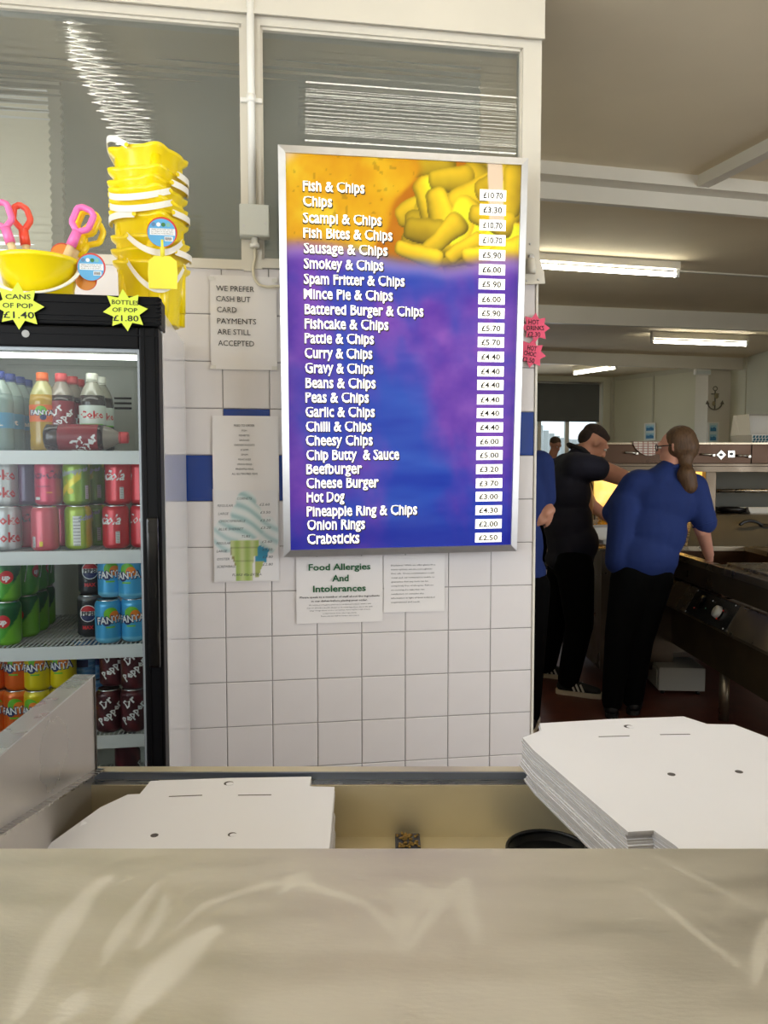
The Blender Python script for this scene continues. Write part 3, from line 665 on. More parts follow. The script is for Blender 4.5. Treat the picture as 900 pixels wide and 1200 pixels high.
# door
mb = MB(); dz0, dz1 = .2, 1.788
mb.box(UR-.046, UR, FO-.012, FO+.055, dz0, dz1, ch=.004).box(UL, UL+.046, FO-.012, FO+.055, dz0, dz1, ch=.004).box(UL+.046, UR-.046, FO-.012, FO+.055, dz1-.05, dz1, ch=.004).box(UL+.046, UR-.046, FO-.012, FO+.055, dz0, dz0+.05, ch=.004)
for x in (UR-.036, UR-.012): mb.box(x, x+.003, FO-.0145, FO-.011, dz0, dz1)
mb.box(UL, UR, FO-.0145, FO-.011, dz1-.02, dz1-.017)
door = mb.build('door', m_fb, fridge)
m_trim = pm('grey_gasket', (140, 146, 150), .35, metal=.3)
mb = MB().box(UR-.052, UR-.046, FO-.002, FO+.04, dz0+.05, dz1-.05).box(UL+.046, UL+.052, FO-.002, FO+.04, dz0+.05, dz1-.05).box(UL+.052, UR-.052, FO-.002, FO+.04, dz1-.058, dz1-.05)
mb.build('glass_trim', m_trim, door)
MB().box(UL+.05, UR-.05, FO+.004, FO+.008, dz0+.05, dz1-.055).build('door_glass', glassy('door_glass', (238, 241, 241), .04, .22), door)
mb = MB().box(UR-.034, UR-.006, FO-.035, FO-.012, .97, 1.335, ch=.006).box(UR-.030, UR-.012, FO-.037, FO-.034, 1.30, 1.325, ch=.001); mb.build('handle', pm('handle_black', (6, 6, 7), .15), door)
lu, lz = wl(30, 391, FO-.014)
MB().lathe([(.0045, -.002), (.0045, .004)], 20, M=Matrix.Translation((lu, FO-.012, lz)) @ Matrix.Rotation(PI/2, 4, 'X')).lathe([(.0085, -.002), (.0085, .003)], 20, M=Matrix.Translation((lu, FO-.012, lz)) @ Matrix.Rotation(PI/2, 4, 'X')).build('lock', pm('lock_silver', (150, 150, 146), .4, metal=.2), door)
MB().box(UL+.06, UR-.06, FO+.075, FO+.095, 1.724, 1.744, ch=.004).build('light_strip', pm('fridge_lamp', (255, 255, 246), .4, emis=(255, 254, 240), es=6), fridge)
m_shelf = pm('white_coated_wire', (232, 234, 234), .35)
SH = [1.497, 1.247, 1.006, .772, .53]
for i, z in enumerate(SH):
    sh = MB().box(UL+.056, UR-.052, FO+.075, FO+.081, z-.034, z, ch=.001).build('shelf', m_shelf, fridge)
    mb = MB()
    for k in range(int((UR-UL-.11)/.0115)):
        x = UL+.06+k*.0115; mb.tube([(x, FO+.078, z-.003), (x, -.10, z-.003)], .0019, 5)
    for y in (FO+.2, -.3, -.12): mb.tube([(UL+.06, y, z-.008), (UR-.055, y, z-.008)], .003, 6)
    o = mb.build('shelf_wires', m_shelf, sh); o['kind'] = 'stuff'

# ------------------------------------------------------------------ cans
R_ = .033; CH = .115
m_canp = vcol('can_print', .32, metal=.25, coat=.3); m_lid = pm('can_aluminium', (205, 205, 205), .25, metal=1)
def can_body(fn):
    n = 40; zs = list(np.linspace(.008, .098, 22)); prof = [(.0235, .0), (.027, .001), (R_, .0085)]+[(R_, z) for z in zs[1:]]+[(.031, .1035), (.0275, .1085)]
    vs = []; 
    for r, z in prof:
        for k in range(n+1): t = 2*PI*k/n-PI; vs.append((r*math.sin(t), -r*math.cos(t), z))
    fs = [(j*(n+1)+k, j*(n+1)+k+1, (j+1)*(n+1)+k+1, (j+1)*(n+1)+k) for j in range(len(prof)-1) for k in range(n)]
    me = bpy.data.meshes.new('can_body'); me.from_pydata(vs, [], fs); me.materials.append(m_canp)
    v = np.array(vs); T = np.arctan2(v[:, 0], -v[:, 1]); T = np.tile(np.linspace(-PI, PI, n+1), len(prof)); Z = v[:, 2]/CH
    col = np.ones((len(vs), 4), np.float32); col[:, :3] = lina(fn(T, Z)); a = me.color_attributes.new('Col', 'FLOAT_COLOR', 'POINT'); a.data.foreach_set('color', col.ravel())
    me.polygons.foreach_set('use_smooth', [True]*len(me.polygons)); return me
lid_me = MB().lathe([(.0275, .1083), (.0278, .1108), (.0262, .1115), (.0255, .108), (.0, .1078)], 24, cap=False).add([(-.006, -.012, .1095), (.006, -.012, .1095), (.006, .006, .1095), (-.006, .006, .1095)], [(0, 1, 2, 3)]).mesh('can_lid', m_lid)
def flat(c): return lambda T, Z: np.tile(np.array(c, float), (T.size, 1))
def lay(base, *ops):
    def f(T, Z):
        c = np.tile(np.array(base, float), (T.size, 1))
        for m, k in ops:
            q = m(T, Z); c[q] = k
        return c
    return f
def circ(t0, z0, r): return lambda T, Z: (((T-t0)*R_)**2+((Z-z0)*CH)**2) < r*r
def disc(mb, th0, z0, r, R, mi=0, sx=1, n=22, half=None, rot=0):
    vs = [(0, 0)]+[(r*sx*math.cos(2*PI*k/n), r*math.sin(2*PI*k/n)) for k in range(n)]
    if half == 'top': vs = [(0, r*.28)]+[(r*math.cos(q), r*math.sin(q)) for q in np.linspace(math.asin(.28), PI-math.asin(.28), n)]
    if half == 'bot': vs = [(0, -r*.28)]+[(r*math.cos(q), r*math.sin(q)) for q in np.linspace(-math.asin(.28), -PI+math.asin(.28), n)]
    c_, s_ = math.cos(rot), math.sin(rot); vs = [(x*c_-z*s_, x*s_+z*c_) for x, z in vs]
    # three rings so that the patch follows the cylinder
    out = []; fs = []; N = len(vs)-1; rings = 4
    for j in range(1, rings+1): out += [(vs[0][0]+(x-vs[0][0])*j/rings, vs[0][1]+(z-vs[0][1])*j/rings) for x, z in vs[1:]]
    out = [vs[0]]+out
    closed = half is None
    for k in range(N if closed else N-1):
        k2 = (k+1) % N; fs.append((0, 1+k, 1+k2))
        for j in range(rings-1): a = 1+j*N; fs.append((a+k, a+N+k, a+N+k2, a+k2))
    mb.add([(R*math.sin(th0+x/R), -R*math.cos(th0+x/R), z0+z) for x, z in out], fs, mi)
INK = dict(w=pm('ink_white', (240, 240, 240), .4), r=pm('ink_red', (205, 30, 38), .4), k=pm('ink_black', (20, 18, 24), .4), b=pm('ink_navy', (28, 42, 96), .4), g=pm('ink_green', (110, 190, 40), .4), o=pm('ink_orange', (240, 130, 30), .4), y=pm('ink_yellow', (245, 215, 40), .4), s=pm('ink_silver', (170, 176, 184), .35), p=pm('ink_purple', (84, 20, 70), .4))
order = list(INK); mats_ = [INK[k] for k in order]; IX = {k: i for i, k in enumerate(order)}
def label_mesh(ops, R=R_):
    mb = MB()
    for i, op in enumerate(ops):
        rr = R+.0004+.00018*i
        if op[0] == 't': wrapped(mb, op[1], op[2], op[3], op[4], rr, mi=IX[op[5]], **(op[6] if len(op) > 6 else {}))
        elif op[0] == 'd': disc(mb, op[1], op[2], op[3], rr, IX[op[4]], **(op[5] if len(op) > 5 else {}))
        elif op[0] == 'q':   # band: theta0, theta1, z0, z1, ink
            th = np.linspace(op[1], op[2], 7); vs = [(rr*math.sin(t), -rr*math.cos(t), z) for z in (op[3], op[4]) for t in th]
            mb.add(vs, [(k, k+1, k+8, k+7) for k in range(6)], IX[op[5]])
    return mb.mesh('printed_label', mats_)
def bars(t, z0, z1, w_=.3):
    return [('q', t-w_/2, t+w_/2, z0, z1, 'w')]+[('q', t-w_/2+.03, t+w_/2-.03, z0+(z1-z0)*k/9+.001, z0+(z1-z0)*k/9+.0022, 'k') for k in range(9)]
def fanta(bg, bo=0):
    return [('d', .05+bo, .076, .017, 'g', dict(sx=1.1)), ('d', .32+bo, .071, .013, 'o'), ('d', -.3+bo, .058, .012, 'b'),
            ('t', 'FANTA', 0+bo, .062, .019, 'b', dict(bold=.07, rot=.08, kx=.88)), ('t', 'FANTA', 0+bo, .062, .0175, 'w', dict(bold=.02, rot=.08, kx=.88)), ('q', -.35+bo, .3+bo, .041, .045, 'g')]
KIND = {
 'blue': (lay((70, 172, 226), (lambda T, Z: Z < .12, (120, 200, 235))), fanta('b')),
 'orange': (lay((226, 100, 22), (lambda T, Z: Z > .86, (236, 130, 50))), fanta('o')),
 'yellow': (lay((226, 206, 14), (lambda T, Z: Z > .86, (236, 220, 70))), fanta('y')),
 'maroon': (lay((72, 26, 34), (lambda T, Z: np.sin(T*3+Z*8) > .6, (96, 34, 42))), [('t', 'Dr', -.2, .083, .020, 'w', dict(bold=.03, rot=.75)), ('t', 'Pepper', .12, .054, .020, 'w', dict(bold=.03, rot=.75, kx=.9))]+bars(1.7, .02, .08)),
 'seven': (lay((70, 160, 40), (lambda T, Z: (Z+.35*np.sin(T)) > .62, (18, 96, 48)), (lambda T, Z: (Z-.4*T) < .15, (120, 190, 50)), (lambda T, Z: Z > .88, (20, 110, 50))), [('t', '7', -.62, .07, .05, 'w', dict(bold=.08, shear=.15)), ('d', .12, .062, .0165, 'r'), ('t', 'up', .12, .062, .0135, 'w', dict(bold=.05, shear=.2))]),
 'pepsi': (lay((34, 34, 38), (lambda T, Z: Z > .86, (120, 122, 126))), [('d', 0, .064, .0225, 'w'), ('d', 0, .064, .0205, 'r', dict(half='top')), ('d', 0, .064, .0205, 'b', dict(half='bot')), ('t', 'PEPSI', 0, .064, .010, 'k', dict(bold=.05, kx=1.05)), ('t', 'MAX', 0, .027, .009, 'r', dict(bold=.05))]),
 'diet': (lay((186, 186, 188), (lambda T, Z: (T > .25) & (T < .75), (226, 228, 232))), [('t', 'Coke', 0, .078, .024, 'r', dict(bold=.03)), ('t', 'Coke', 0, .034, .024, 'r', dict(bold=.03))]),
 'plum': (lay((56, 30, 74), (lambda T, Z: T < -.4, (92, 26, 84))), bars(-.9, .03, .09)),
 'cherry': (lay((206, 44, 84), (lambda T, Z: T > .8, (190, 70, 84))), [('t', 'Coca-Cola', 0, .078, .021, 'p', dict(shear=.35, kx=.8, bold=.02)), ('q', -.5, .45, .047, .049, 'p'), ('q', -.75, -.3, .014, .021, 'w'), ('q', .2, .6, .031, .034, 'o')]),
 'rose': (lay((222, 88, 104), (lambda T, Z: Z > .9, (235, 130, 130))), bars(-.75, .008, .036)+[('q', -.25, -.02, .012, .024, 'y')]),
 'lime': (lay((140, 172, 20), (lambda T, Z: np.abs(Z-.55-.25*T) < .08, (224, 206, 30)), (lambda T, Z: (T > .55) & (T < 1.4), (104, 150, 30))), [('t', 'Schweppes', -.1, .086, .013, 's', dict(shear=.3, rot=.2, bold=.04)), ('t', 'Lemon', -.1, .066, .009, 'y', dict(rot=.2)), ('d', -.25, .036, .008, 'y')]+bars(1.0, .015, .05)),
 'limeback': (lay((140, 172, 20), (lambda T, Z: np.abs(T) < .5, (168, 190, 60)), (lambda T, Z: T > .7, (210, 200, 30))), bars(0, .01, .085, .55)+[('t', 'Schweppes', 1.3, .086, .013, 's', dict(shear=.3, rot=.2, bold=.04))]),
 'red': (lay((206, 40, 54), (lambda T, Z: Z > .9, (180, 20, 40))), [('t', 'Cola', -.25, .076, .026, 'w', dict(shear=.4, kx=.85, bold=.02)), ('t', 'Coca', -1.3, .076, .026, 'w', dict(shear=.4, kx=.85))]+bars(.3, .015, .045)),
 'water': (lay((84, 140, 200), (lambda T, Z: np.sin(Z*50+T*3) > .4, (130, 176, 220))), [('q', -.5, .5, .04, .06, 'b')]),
}
MESH = {}
def can(kind, px, py, off, level, tier, turn, label, group, z=None):
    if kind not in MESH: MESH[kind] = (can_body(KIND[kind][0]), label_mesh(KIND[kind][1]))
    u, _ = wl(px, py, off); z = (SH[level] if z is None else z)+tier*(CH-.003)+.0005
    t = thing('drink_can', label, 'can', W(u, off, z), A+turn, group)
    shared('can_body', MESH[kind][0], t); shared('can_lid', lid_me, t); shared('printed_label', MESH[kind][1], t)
    return t
F1 = -.50   # front row
g = {2: 'cans on the shelf below the bottles', 3: 'cans on the middle shelf', 4: 'cans on the low shelf'}
# second shelf
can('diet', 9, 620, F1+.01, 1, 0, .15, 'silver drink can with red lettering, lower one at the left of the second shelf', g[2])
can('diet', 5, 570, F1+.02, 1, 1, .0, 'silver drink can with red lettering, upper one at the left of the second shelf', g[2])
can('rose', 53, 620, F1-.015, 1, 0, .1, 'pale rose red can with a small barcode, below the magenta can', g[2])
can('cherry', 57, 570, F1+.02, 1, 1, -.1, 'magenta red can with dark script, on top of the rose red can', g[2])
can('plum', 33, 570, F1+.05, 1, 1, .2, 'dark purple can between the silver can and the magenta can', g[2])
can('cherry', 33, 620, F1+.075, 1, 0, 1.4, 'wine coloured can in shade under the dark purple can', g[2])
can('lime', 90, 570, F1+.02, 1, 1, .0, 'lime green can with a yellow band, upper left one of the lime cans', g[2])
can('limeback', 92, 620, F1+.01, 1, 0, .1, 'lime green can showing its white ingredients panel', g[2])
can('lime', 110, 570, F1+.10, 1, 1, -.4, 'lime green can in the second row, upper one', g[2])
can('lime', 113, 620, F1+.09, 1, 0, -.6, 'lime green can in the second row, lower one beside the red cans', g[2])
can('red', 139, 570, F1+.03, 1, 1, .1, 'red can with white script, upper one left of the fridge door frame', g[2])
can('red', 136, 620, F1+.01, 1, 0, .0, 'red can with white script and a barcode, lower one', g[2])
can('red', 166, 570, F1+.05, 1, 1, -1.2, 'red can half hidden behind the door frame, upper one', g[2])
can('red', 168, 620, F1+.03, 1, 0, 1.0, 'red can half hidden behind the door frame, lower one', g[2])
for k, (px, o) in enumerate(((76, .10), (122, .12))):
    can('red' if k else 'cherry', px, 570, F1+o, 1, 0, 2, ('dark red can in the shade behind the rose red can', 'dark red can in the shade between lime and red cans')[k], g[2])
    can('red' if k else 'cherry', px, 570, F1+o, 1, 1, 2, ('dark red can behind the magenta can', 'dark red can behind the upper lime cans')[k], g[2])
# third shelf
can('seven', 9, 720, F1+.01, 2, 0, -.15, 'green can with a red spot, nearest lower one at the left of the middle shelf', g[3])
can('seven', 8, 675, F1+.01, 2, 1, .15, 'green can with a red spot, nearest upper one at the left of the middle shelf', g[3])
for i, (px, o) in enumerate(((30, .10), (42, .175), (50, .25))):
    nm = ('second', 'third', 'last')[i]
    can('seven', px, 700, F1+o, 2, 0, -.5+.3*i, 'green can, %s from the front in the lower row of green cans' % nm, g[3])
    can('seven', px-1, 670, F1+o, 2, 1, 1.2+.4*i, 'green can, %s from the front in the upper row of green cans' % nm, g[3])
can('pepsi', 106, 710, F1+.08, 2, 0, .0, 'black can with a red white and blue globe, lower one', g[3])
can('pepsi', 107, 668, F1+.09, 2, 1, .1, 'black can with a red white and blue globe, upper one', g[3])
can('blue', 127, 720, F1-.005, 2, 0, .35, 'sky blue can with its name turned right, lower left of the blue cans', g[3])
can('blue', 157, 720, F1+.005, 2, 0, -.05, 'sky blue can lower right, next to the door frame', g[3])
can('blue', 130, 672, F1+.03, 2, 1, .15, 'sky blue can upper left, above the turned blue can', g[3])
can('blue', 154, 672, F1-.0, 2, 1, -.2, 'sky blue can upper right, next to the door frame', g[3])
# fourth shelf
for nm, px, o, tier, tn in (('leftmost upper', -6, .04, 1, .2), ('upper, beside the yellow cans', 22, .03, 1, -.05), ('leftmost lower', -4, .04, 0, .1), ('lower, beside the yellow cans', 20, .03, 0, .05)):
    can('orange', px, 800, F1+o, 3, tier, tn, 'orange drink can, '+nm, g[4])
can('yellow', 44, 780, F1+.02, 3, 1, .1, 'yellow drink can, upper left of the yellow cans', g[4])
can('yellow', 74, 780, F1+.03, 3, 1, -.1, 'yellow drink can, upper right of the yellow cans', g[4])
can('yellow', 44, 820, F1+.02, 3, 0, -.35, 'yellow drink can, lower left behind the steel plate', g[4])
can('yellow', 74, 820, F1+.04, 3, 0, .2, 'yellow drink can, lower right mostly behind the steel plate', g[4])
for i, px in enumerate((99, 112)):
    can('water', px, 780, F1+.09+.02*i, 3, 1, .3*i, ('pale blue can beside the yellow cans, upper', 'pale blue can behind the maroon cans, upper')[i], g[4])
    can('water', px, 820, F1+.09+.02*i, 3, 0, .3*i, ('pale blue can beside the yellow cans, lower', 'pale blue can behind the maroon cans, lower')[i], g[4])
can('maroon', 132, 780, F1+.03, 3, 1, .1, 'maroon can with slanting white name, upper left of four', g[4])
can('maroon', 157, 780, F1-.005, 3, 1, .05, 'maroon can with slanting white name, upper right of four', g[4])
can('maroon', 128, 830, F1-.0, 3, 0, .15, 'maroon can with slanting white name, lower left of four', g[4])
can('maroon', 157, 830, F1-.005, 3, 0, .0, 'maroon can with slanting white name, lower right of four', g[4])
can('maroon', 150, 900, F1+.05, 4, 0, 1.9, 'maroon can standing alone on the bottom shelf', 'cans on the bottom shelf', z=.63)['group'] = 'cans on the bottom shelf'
# ------------------------------------------------------------------ bottles
BR = .0325
def bottle_mesh(R=BR, H=.232):
    return [(.026, 0), (R, .006), (R, .03), (R*.96, .045), (R, .06), (R, .145), (R*.93, .165), (R*.7, .188), (.014, .205), (.0125, .214)]
def liquid_mat(name, c, rough=.12, alpha=1):
    return pm(name, c, rough, coat=.4)
def bottle(kind, px, off, label, group, turn=0, lying=None, cap=(235, 60, 60), liq=(40, 20, 18), lab=(120, 24, 36), ops=(), zone=(.07, .135), clear=(190, 200, 190)):
    u, _ = wl(px, 500, off)
    t = thing('drink_bottle', label, 'bottle', W(u, off, SH[0]+.0005), A+turn, group) if lying is None else thing('drink_bottle', label, 'bottle', W(u, off, SH[0]+BR+.001), group=group, rot=lying)
    p = bottle_mesh(); t.scale = (1, 1, .86)
    lo = [q for q in p if q[1] <= .166]
    MB().lathe(lo, 24).build('filled_body', liquid_mat('liquid_'+kind, liq), t)
    hi = [(BR*.93, .165), (BR*.7, .188), (.014, .205), (.0125, .214)]
    MB().lathe(hi, 24, cap=False).build('bottle_neck', pm('bottle_clear_'+kind, clear, .08, coat=.5), t)
    MB().lathe([(.0145, .211), (.0148, .214), (.0145, .23), (.0125, .232)], 20).lathe([(.0155, .207), (.0155, .2095)], 20).build('cap', pm('cap_'+kind, cap, .4), t)
    lb = MB().lathe([(BR+.0004, zone[0]), (BR+.0004, zone[1])], 32, cap=False).build('label_band', pm('label_'+kind, lab, .4), t)
    if ops: shared('label_print', label_mesh(ops, BR+.0003), lb)
    return t
gb = 'bottles on the top shelf'
drp = [('t', 'Dr', -.25, .122, .022, 'w', dict(bold=.03, rot=.75)), ('t', 'Pepper', .1, .094, .021, 'w', dict(bold=.03, rot=.75))]
for i, (px, o) in enumerate(((0, .02), (13, .08), (24, .15), (33, .22))):
    bottle('water', px, F1+o, 'clear water bottle with blue cap, %s of the water bottles' % ('front', 'second', 'third', 'rearmost')[i], gb, 0, None, (46, 66, 150), (140, 164, 160), (90, 160, 200), [('t', 'est', -.1+.5*i, .085, .016, 'w', dict(bold=.03)), ('q', -.5, .5, .071, .074, 'w')], (.065, .11), (170, 190, 184))
bottle('fanta', 51, F1+.04, 'orange juice coloured bottle with orange cap', gb, 0, None, (236, 110, 40), (190, 150, 40), (236, 110, 40), [('d', .1, .118, .014, 'g'), ('t', 'FANTA', .15, .112, .014, 'b', dict(bold=.1)), ('t', 'FANTA', .15, .112, .013, 'w', dict(bold=.03)), ('d', .25, .098, .008, 'b')], (.085, .135), (196, 190, 130))
bottle('drp', 73, F1+.05, 'cola bottle with coral cap and red label, front of its row', gb, .05, None, (216, 84, 88), (52, 34, 34), (140, 30, 44), drp, (.062, .148), (150, 140, 130))
bottle('drp', 86, F1+.12, 'cola bottle with red cap, second of its row', gb, .05, None, (216, 84, 88), (52, 34, 34), (140, 30, 44), drp, (.062, .148))
bottle('drp', 94, F1+.19, 'cola bottle with red cap, third of its row', gb, .05, None, (216, 84, 88), (52, 34, 34), (140, 30, 44), drp, (.062, .148))
dk = [('t', 'Coke', .1, .108, .02, 'r', dict(bold=.03)), ('q', -.1, .45, .095, .0958, 'r'), ('q', -1, 1, .076, .08, 'g')]
bottle('dietcoke', 109, F1+.04, 'diet cola bottle with white cap and pale label, front one', gb, 0, None, (232, 232, 220), (58, 52, 50), (214, 224, 216), dk, (.078, .135), (158, 156, 142))
bottle('dietcoke', 119, F1+.12, 'diet cola bottle with white cap, behind the front one', gb, .3, None, (232, 232, 220), (58, 52, 50), (214, 224, 216), dk, (.078, .135))
lyr = (Matrix.Rotation(A, 4, 'Z') @ Matrix.Rotation(PI/2, 4, 'Y')).to_euler()
bottle('drp', 53, F1-.02, 'cola bottle lying on its side across the front of the top shelf', gb, 0, lyr, (206, 40, 80), (44, 38, 44), (150, 32, 44), [('t', 'Dr', .35, .095, .022, 'w', dict(bold=.05, rot=2.3)), ('t', 'Pepper', .75, .112, .022, 'w', dict(bold=.05, rot=2.3))], (.04, .15))

# price stars on the header
def onh(px, py): u, z = wl(px, py, FO-.02); return W(u, FO-.022, z)
star('price_star', 'yellow star card reading CANS OF POP, left end of the fridge header', onh(22, 359), (0, 0, A), .055, m_sty, [('CANS', -.5, .5, .28, .2, .02), ('OF POP', -.62, .58, -.08, .2, .0), ('£1.40', -.6, .62, -.5, .27, 0)], 8, .64)
star('price_star', 'yellow star card reading BOTTLES OF POP, right end of the fridge header', onh(147, 364), (0, 0, A), .05, m_sty, [('BOTTLES', -.6, .62, .28, .2, -.02), ('OF POP', -.58, .55, -.08, .2, .0), ('£1.80', -.55, .6, -.5, .27, 0)], 8, .64, .1)

# ================================================================== BUCKETS AND SPADES ON THE FRIDGE
m_handle = pm('white_handle', (240, 238, 228), .4); m_tagb = pm('tag_blue', (92, 168, 214), .3); m_tagr = pm('tag_red', (206, 60, 52), .3); m_tagw = pm('tag_white', (238, 240, 240), .4)
def castle_mesh(turn):
    """tapering bucket with four turret lobes, flared scalloped rim"""
    n = 72; prof = [(.72, .0), (.74, .004), (.90, .135), (1.0, .142), (1.02, .150), (.98, .152), (.88, .14), (.70, .008)]
    vs = []; fs = []
    for j, (k, z) in enumerate(prof):
        for i in range(n):
            t = 2*PI*i/n; lobe = max(0, math.cos(4*t))**1.5
            r = .092*k*(1+.10*lobe*(1.6 if j in (3, 4, 5) else .9)); vs.append((r*math.cos(t+turn), r*math.sin(t+turn), z+(.005*lobe if j in (3, 4, 5) else 0)))
    for j in range(len(prof)-1):
        for i in range(n): a = j*n+i; b = j*n+(i+1) % n; fs.append((a, b, b+n, a+n))
    mb = MB().add(vs, fs, 0, True); mb.f.append(list(range(n))[::-1]); mb.m.append(0); mb.sm.append(False)
    for i in range(4):
        q = turn+PI/2*i; mb.lathe([(.017, .006), (.019, .132)], 12, M=Matrix.Translation((.073*math.cos(q), .073*math.sin(q), 0)))
    return mb.mesh('bucket_body', m_yel)
CB = castle_mesh(.35)
su, sz = wl(181, 350, -.30)
tops = [.300, .244, .216, .193, .163, .137, .121, .067, .034, .0]     # base heights of the nested buckets
order_ = ['topmost', 'second from the top', 'third from the top', 'fourth from the top', 'fifth from the top', 'sixth from the top', 'fourth from the bottom', 'third from the bottom', 'second from the bottom', 'bottom']
def strap(mb, R, z, a0, a1, drop, wdt=.0085, swing=1, n=22):
    """flat carrying handle from lug a0 to lug a1 around the front, dropping in the middle"""
    pts = []
    for k in range(n+1):
        s_ = k/n; q = a0+(a1-a0)*s_; rr = R*(1+.06*math.sin(PI*s_)); pts.append(Vector((rr*math.cos(q), rr*math.sin(q), z-drop*math.sin(PI*s_)*swing)))
    vs = []; fs = []
    for k, p in enumerate(pts):
        o = Vector((p.x, p.y, 0)).normalized()*.0016
        for dz, dd in ((-wdt, 0), (wdt, 0), (wdt, 1), (-wdt, 1)): vs.append((p.x+o.x*dd, p.y+o.y*dd, p.z+dz))
    for k in range(n):
        for j in range(4): a = k*4+j; b = k*4+(j+1) % 4; fs.append((a, b, b+4, a+4))
    mb.add(vs, fs+[(0, 1, 2, 3), (n*4+3, n*4+2, n*4+1, n*4)], 0, False)
base = Vector(W(su-.004, -.30, 1.846))
for i, h in enumerate(tops):
    z = h+.002
    lean = Vector((ca, sa, 0))*(-.012*(h/.37) if i else -.004)
    t = thing('castle_bucket', 'yellow sandcastle bucket, %s of the tall stack on the fridge' % order_[i], 'bucket', base+lean+Vector((0, 0, z)), A+(.12*math.sin(i*2.2)), 'stacked castle buckets')
    shared('bucket_body', CB, t).scale = (1, 1, 1.07)
    mb = MB(); Rr = .103
    kind = {0: (-2.0, -3.5, -.03), 3: (-2.95, -.9, .03), 4: (-2.95, -.9, .03), 6: (-3.3, -1.9, -.0), 7: (-2.1, -.55, .045), 9: (-2.2, -.6, .075)}.get(i, (-.7, .35, .004))
    a0, a1, dr = kind
    zz = .155
    strap(mb, Rr, zz, a0, a1, dr); mb.build('bucket_handle', m_handle, t)
    for q in (a0, a1):
        MB().lathe([(.0055, 0), (.0055, .004)], 12, M=Matrix.Translation((Rr*math.cos(q), Rr*math.sin(q), zz)) @ Matrix.Rotation(q-PI/2+PI, 4, 'Z') @ Matrix.Rotation(PI/2, 4, 'X')).build('handle_button', m_yel, t)
def round_tag(name, label, loc, R, rz, tilt=0, front=True):
    t = thing(name, label, 'tag', loc, rot=(tilt, 0, rz))
    RX = Matrix.Rotation(PI/2, 4, 'X')
    MB().lathe([(R, 0), (R, .0012)], 36, M=RX).build('tag_disc', m_tagr, t)
    MB().lathe([(R*.93, 0), (R*.93, .0004)], 36, M=Matrix.Translation((-.03*R, -.0013, -.05*R)) @ RX).build('tag_picture', m_tagb if front else pm('tag_orange', (226, 140, 40), .3), t)
    if front:
        MB().box(-R*.8, R*.85, -.0024, -.0018, -R*.22, R*.22).build('tag_text_panel', m_tagw, t)
        mb = MB()
        for k in range(3): lettering(mb, ('WARNING CHOKING HAZARD SMALL PARTS', 'NOT SUITABLE FOR CHILDREN UNDER 3', 'RETAIN FOR FUTURE REFERENCE')[k], -R*.7, R*.75, R*(.1-.13*k), R*.08, -.0026, res=1)
        for k in range(9): mb.box(R*(.2+.05*k), R*(.225+.05*k), -.0026, -.0024, -R*.55, -R*.35)
        mb.build('lettering', m_ink, t)
        MB().box(R*.15, R*.7, -.0023, -.0018, -R*.6, -R*.3).build('barcode_label', m_tagw, t)
        for k, c in enumerate(((90, 130, 170), (235, 235, 235), (60, 120, 60), (120, 180, 170))):
            MB().lathe([(R*.14, 0), (R*.14, .0004)], 14, M=Matrix.Translation((R*(-.55+.32*k), -.0019, R*.48)) @ RX).build('tag_emblem', pm('emblem%d' % k, c, .5), t)
    return t
u, z = wl(190, 272, -.42); round_tag('round_tag', 'round blue and red tag on the stacked castle buckets', W(u, -.42, z), .039, A)
# small yellow sand mould hanging under the tag
u, z = wl(191, 320, -.415); t = thing('sand_mould', 'pale yellow spade blade hanging in front of the stacked buckets', 'toy spade', W(u, -.415, z), A)
m_pale = pm('pale_yellow_plastic', (250, 236, 70), .35)
mb = MB(); pl = [(-.036, -.042), (.036, -.042), (.038, .0), (.036, .03), (.02, .043), (-.02, .043), (-.036, .03), (-.038, 0)]
mb.prism(pl, 0, .006, M=Matrix.Rotation(PI/2, 4, 'X')); mb.build('blade', m_pale, t)
mb = MB(); mb.tube([(0, -.002, .04), (0, -.002, .085)], .006, 10); mb.build('stem', m_pale, t)

# open bucket with spades
bu, bz = wl(47, 297, -.50); z0 = 1.862
pb = thing('sand_bucket', 'round yellow bucket holding toy spades on the fridge', 'bucket', W(bu-.003, -.50, 1.847), A)
hb = .120; Rt = .099
mb = MB(); mb.lathe([(.068, 0), (.07, .004), (Rt-.006, hb-.012), (Rt, hb-.010), (Rt+.003, hb), (Rt-.002, hb+.003), (Rt-.008, hb-.006), (.066, .008), (.0, .008)], 48, cap=False); mb.lathe([(0, .0), (.068, 0)], 48, cap=False)
mb.build('bucket_body', m_yel, pb)
mb = MB(); pts = []
for k in range(25):
    s_ = k/24; q = PI+.12+(PI-.24)*s_; pts.append((Rt*1.03*math.cos(q), Rt*1.06*math.sin(q), hb-.012-.088*math.sin(PI*s_)**.8))
mb.tube(pts, .006, 8, flat=.5); mb.build('bucket_handle', m_handle, pb)
for s_ in (-1, 1):
    MB().box(s_*Rt*1.03-.006, s_*Rt*1.03+.006, -.012, .004, hb-.03, hb+.0, ch=.003).build('handle_lug', m_yel if s_ > 0 else m_handle, pb)
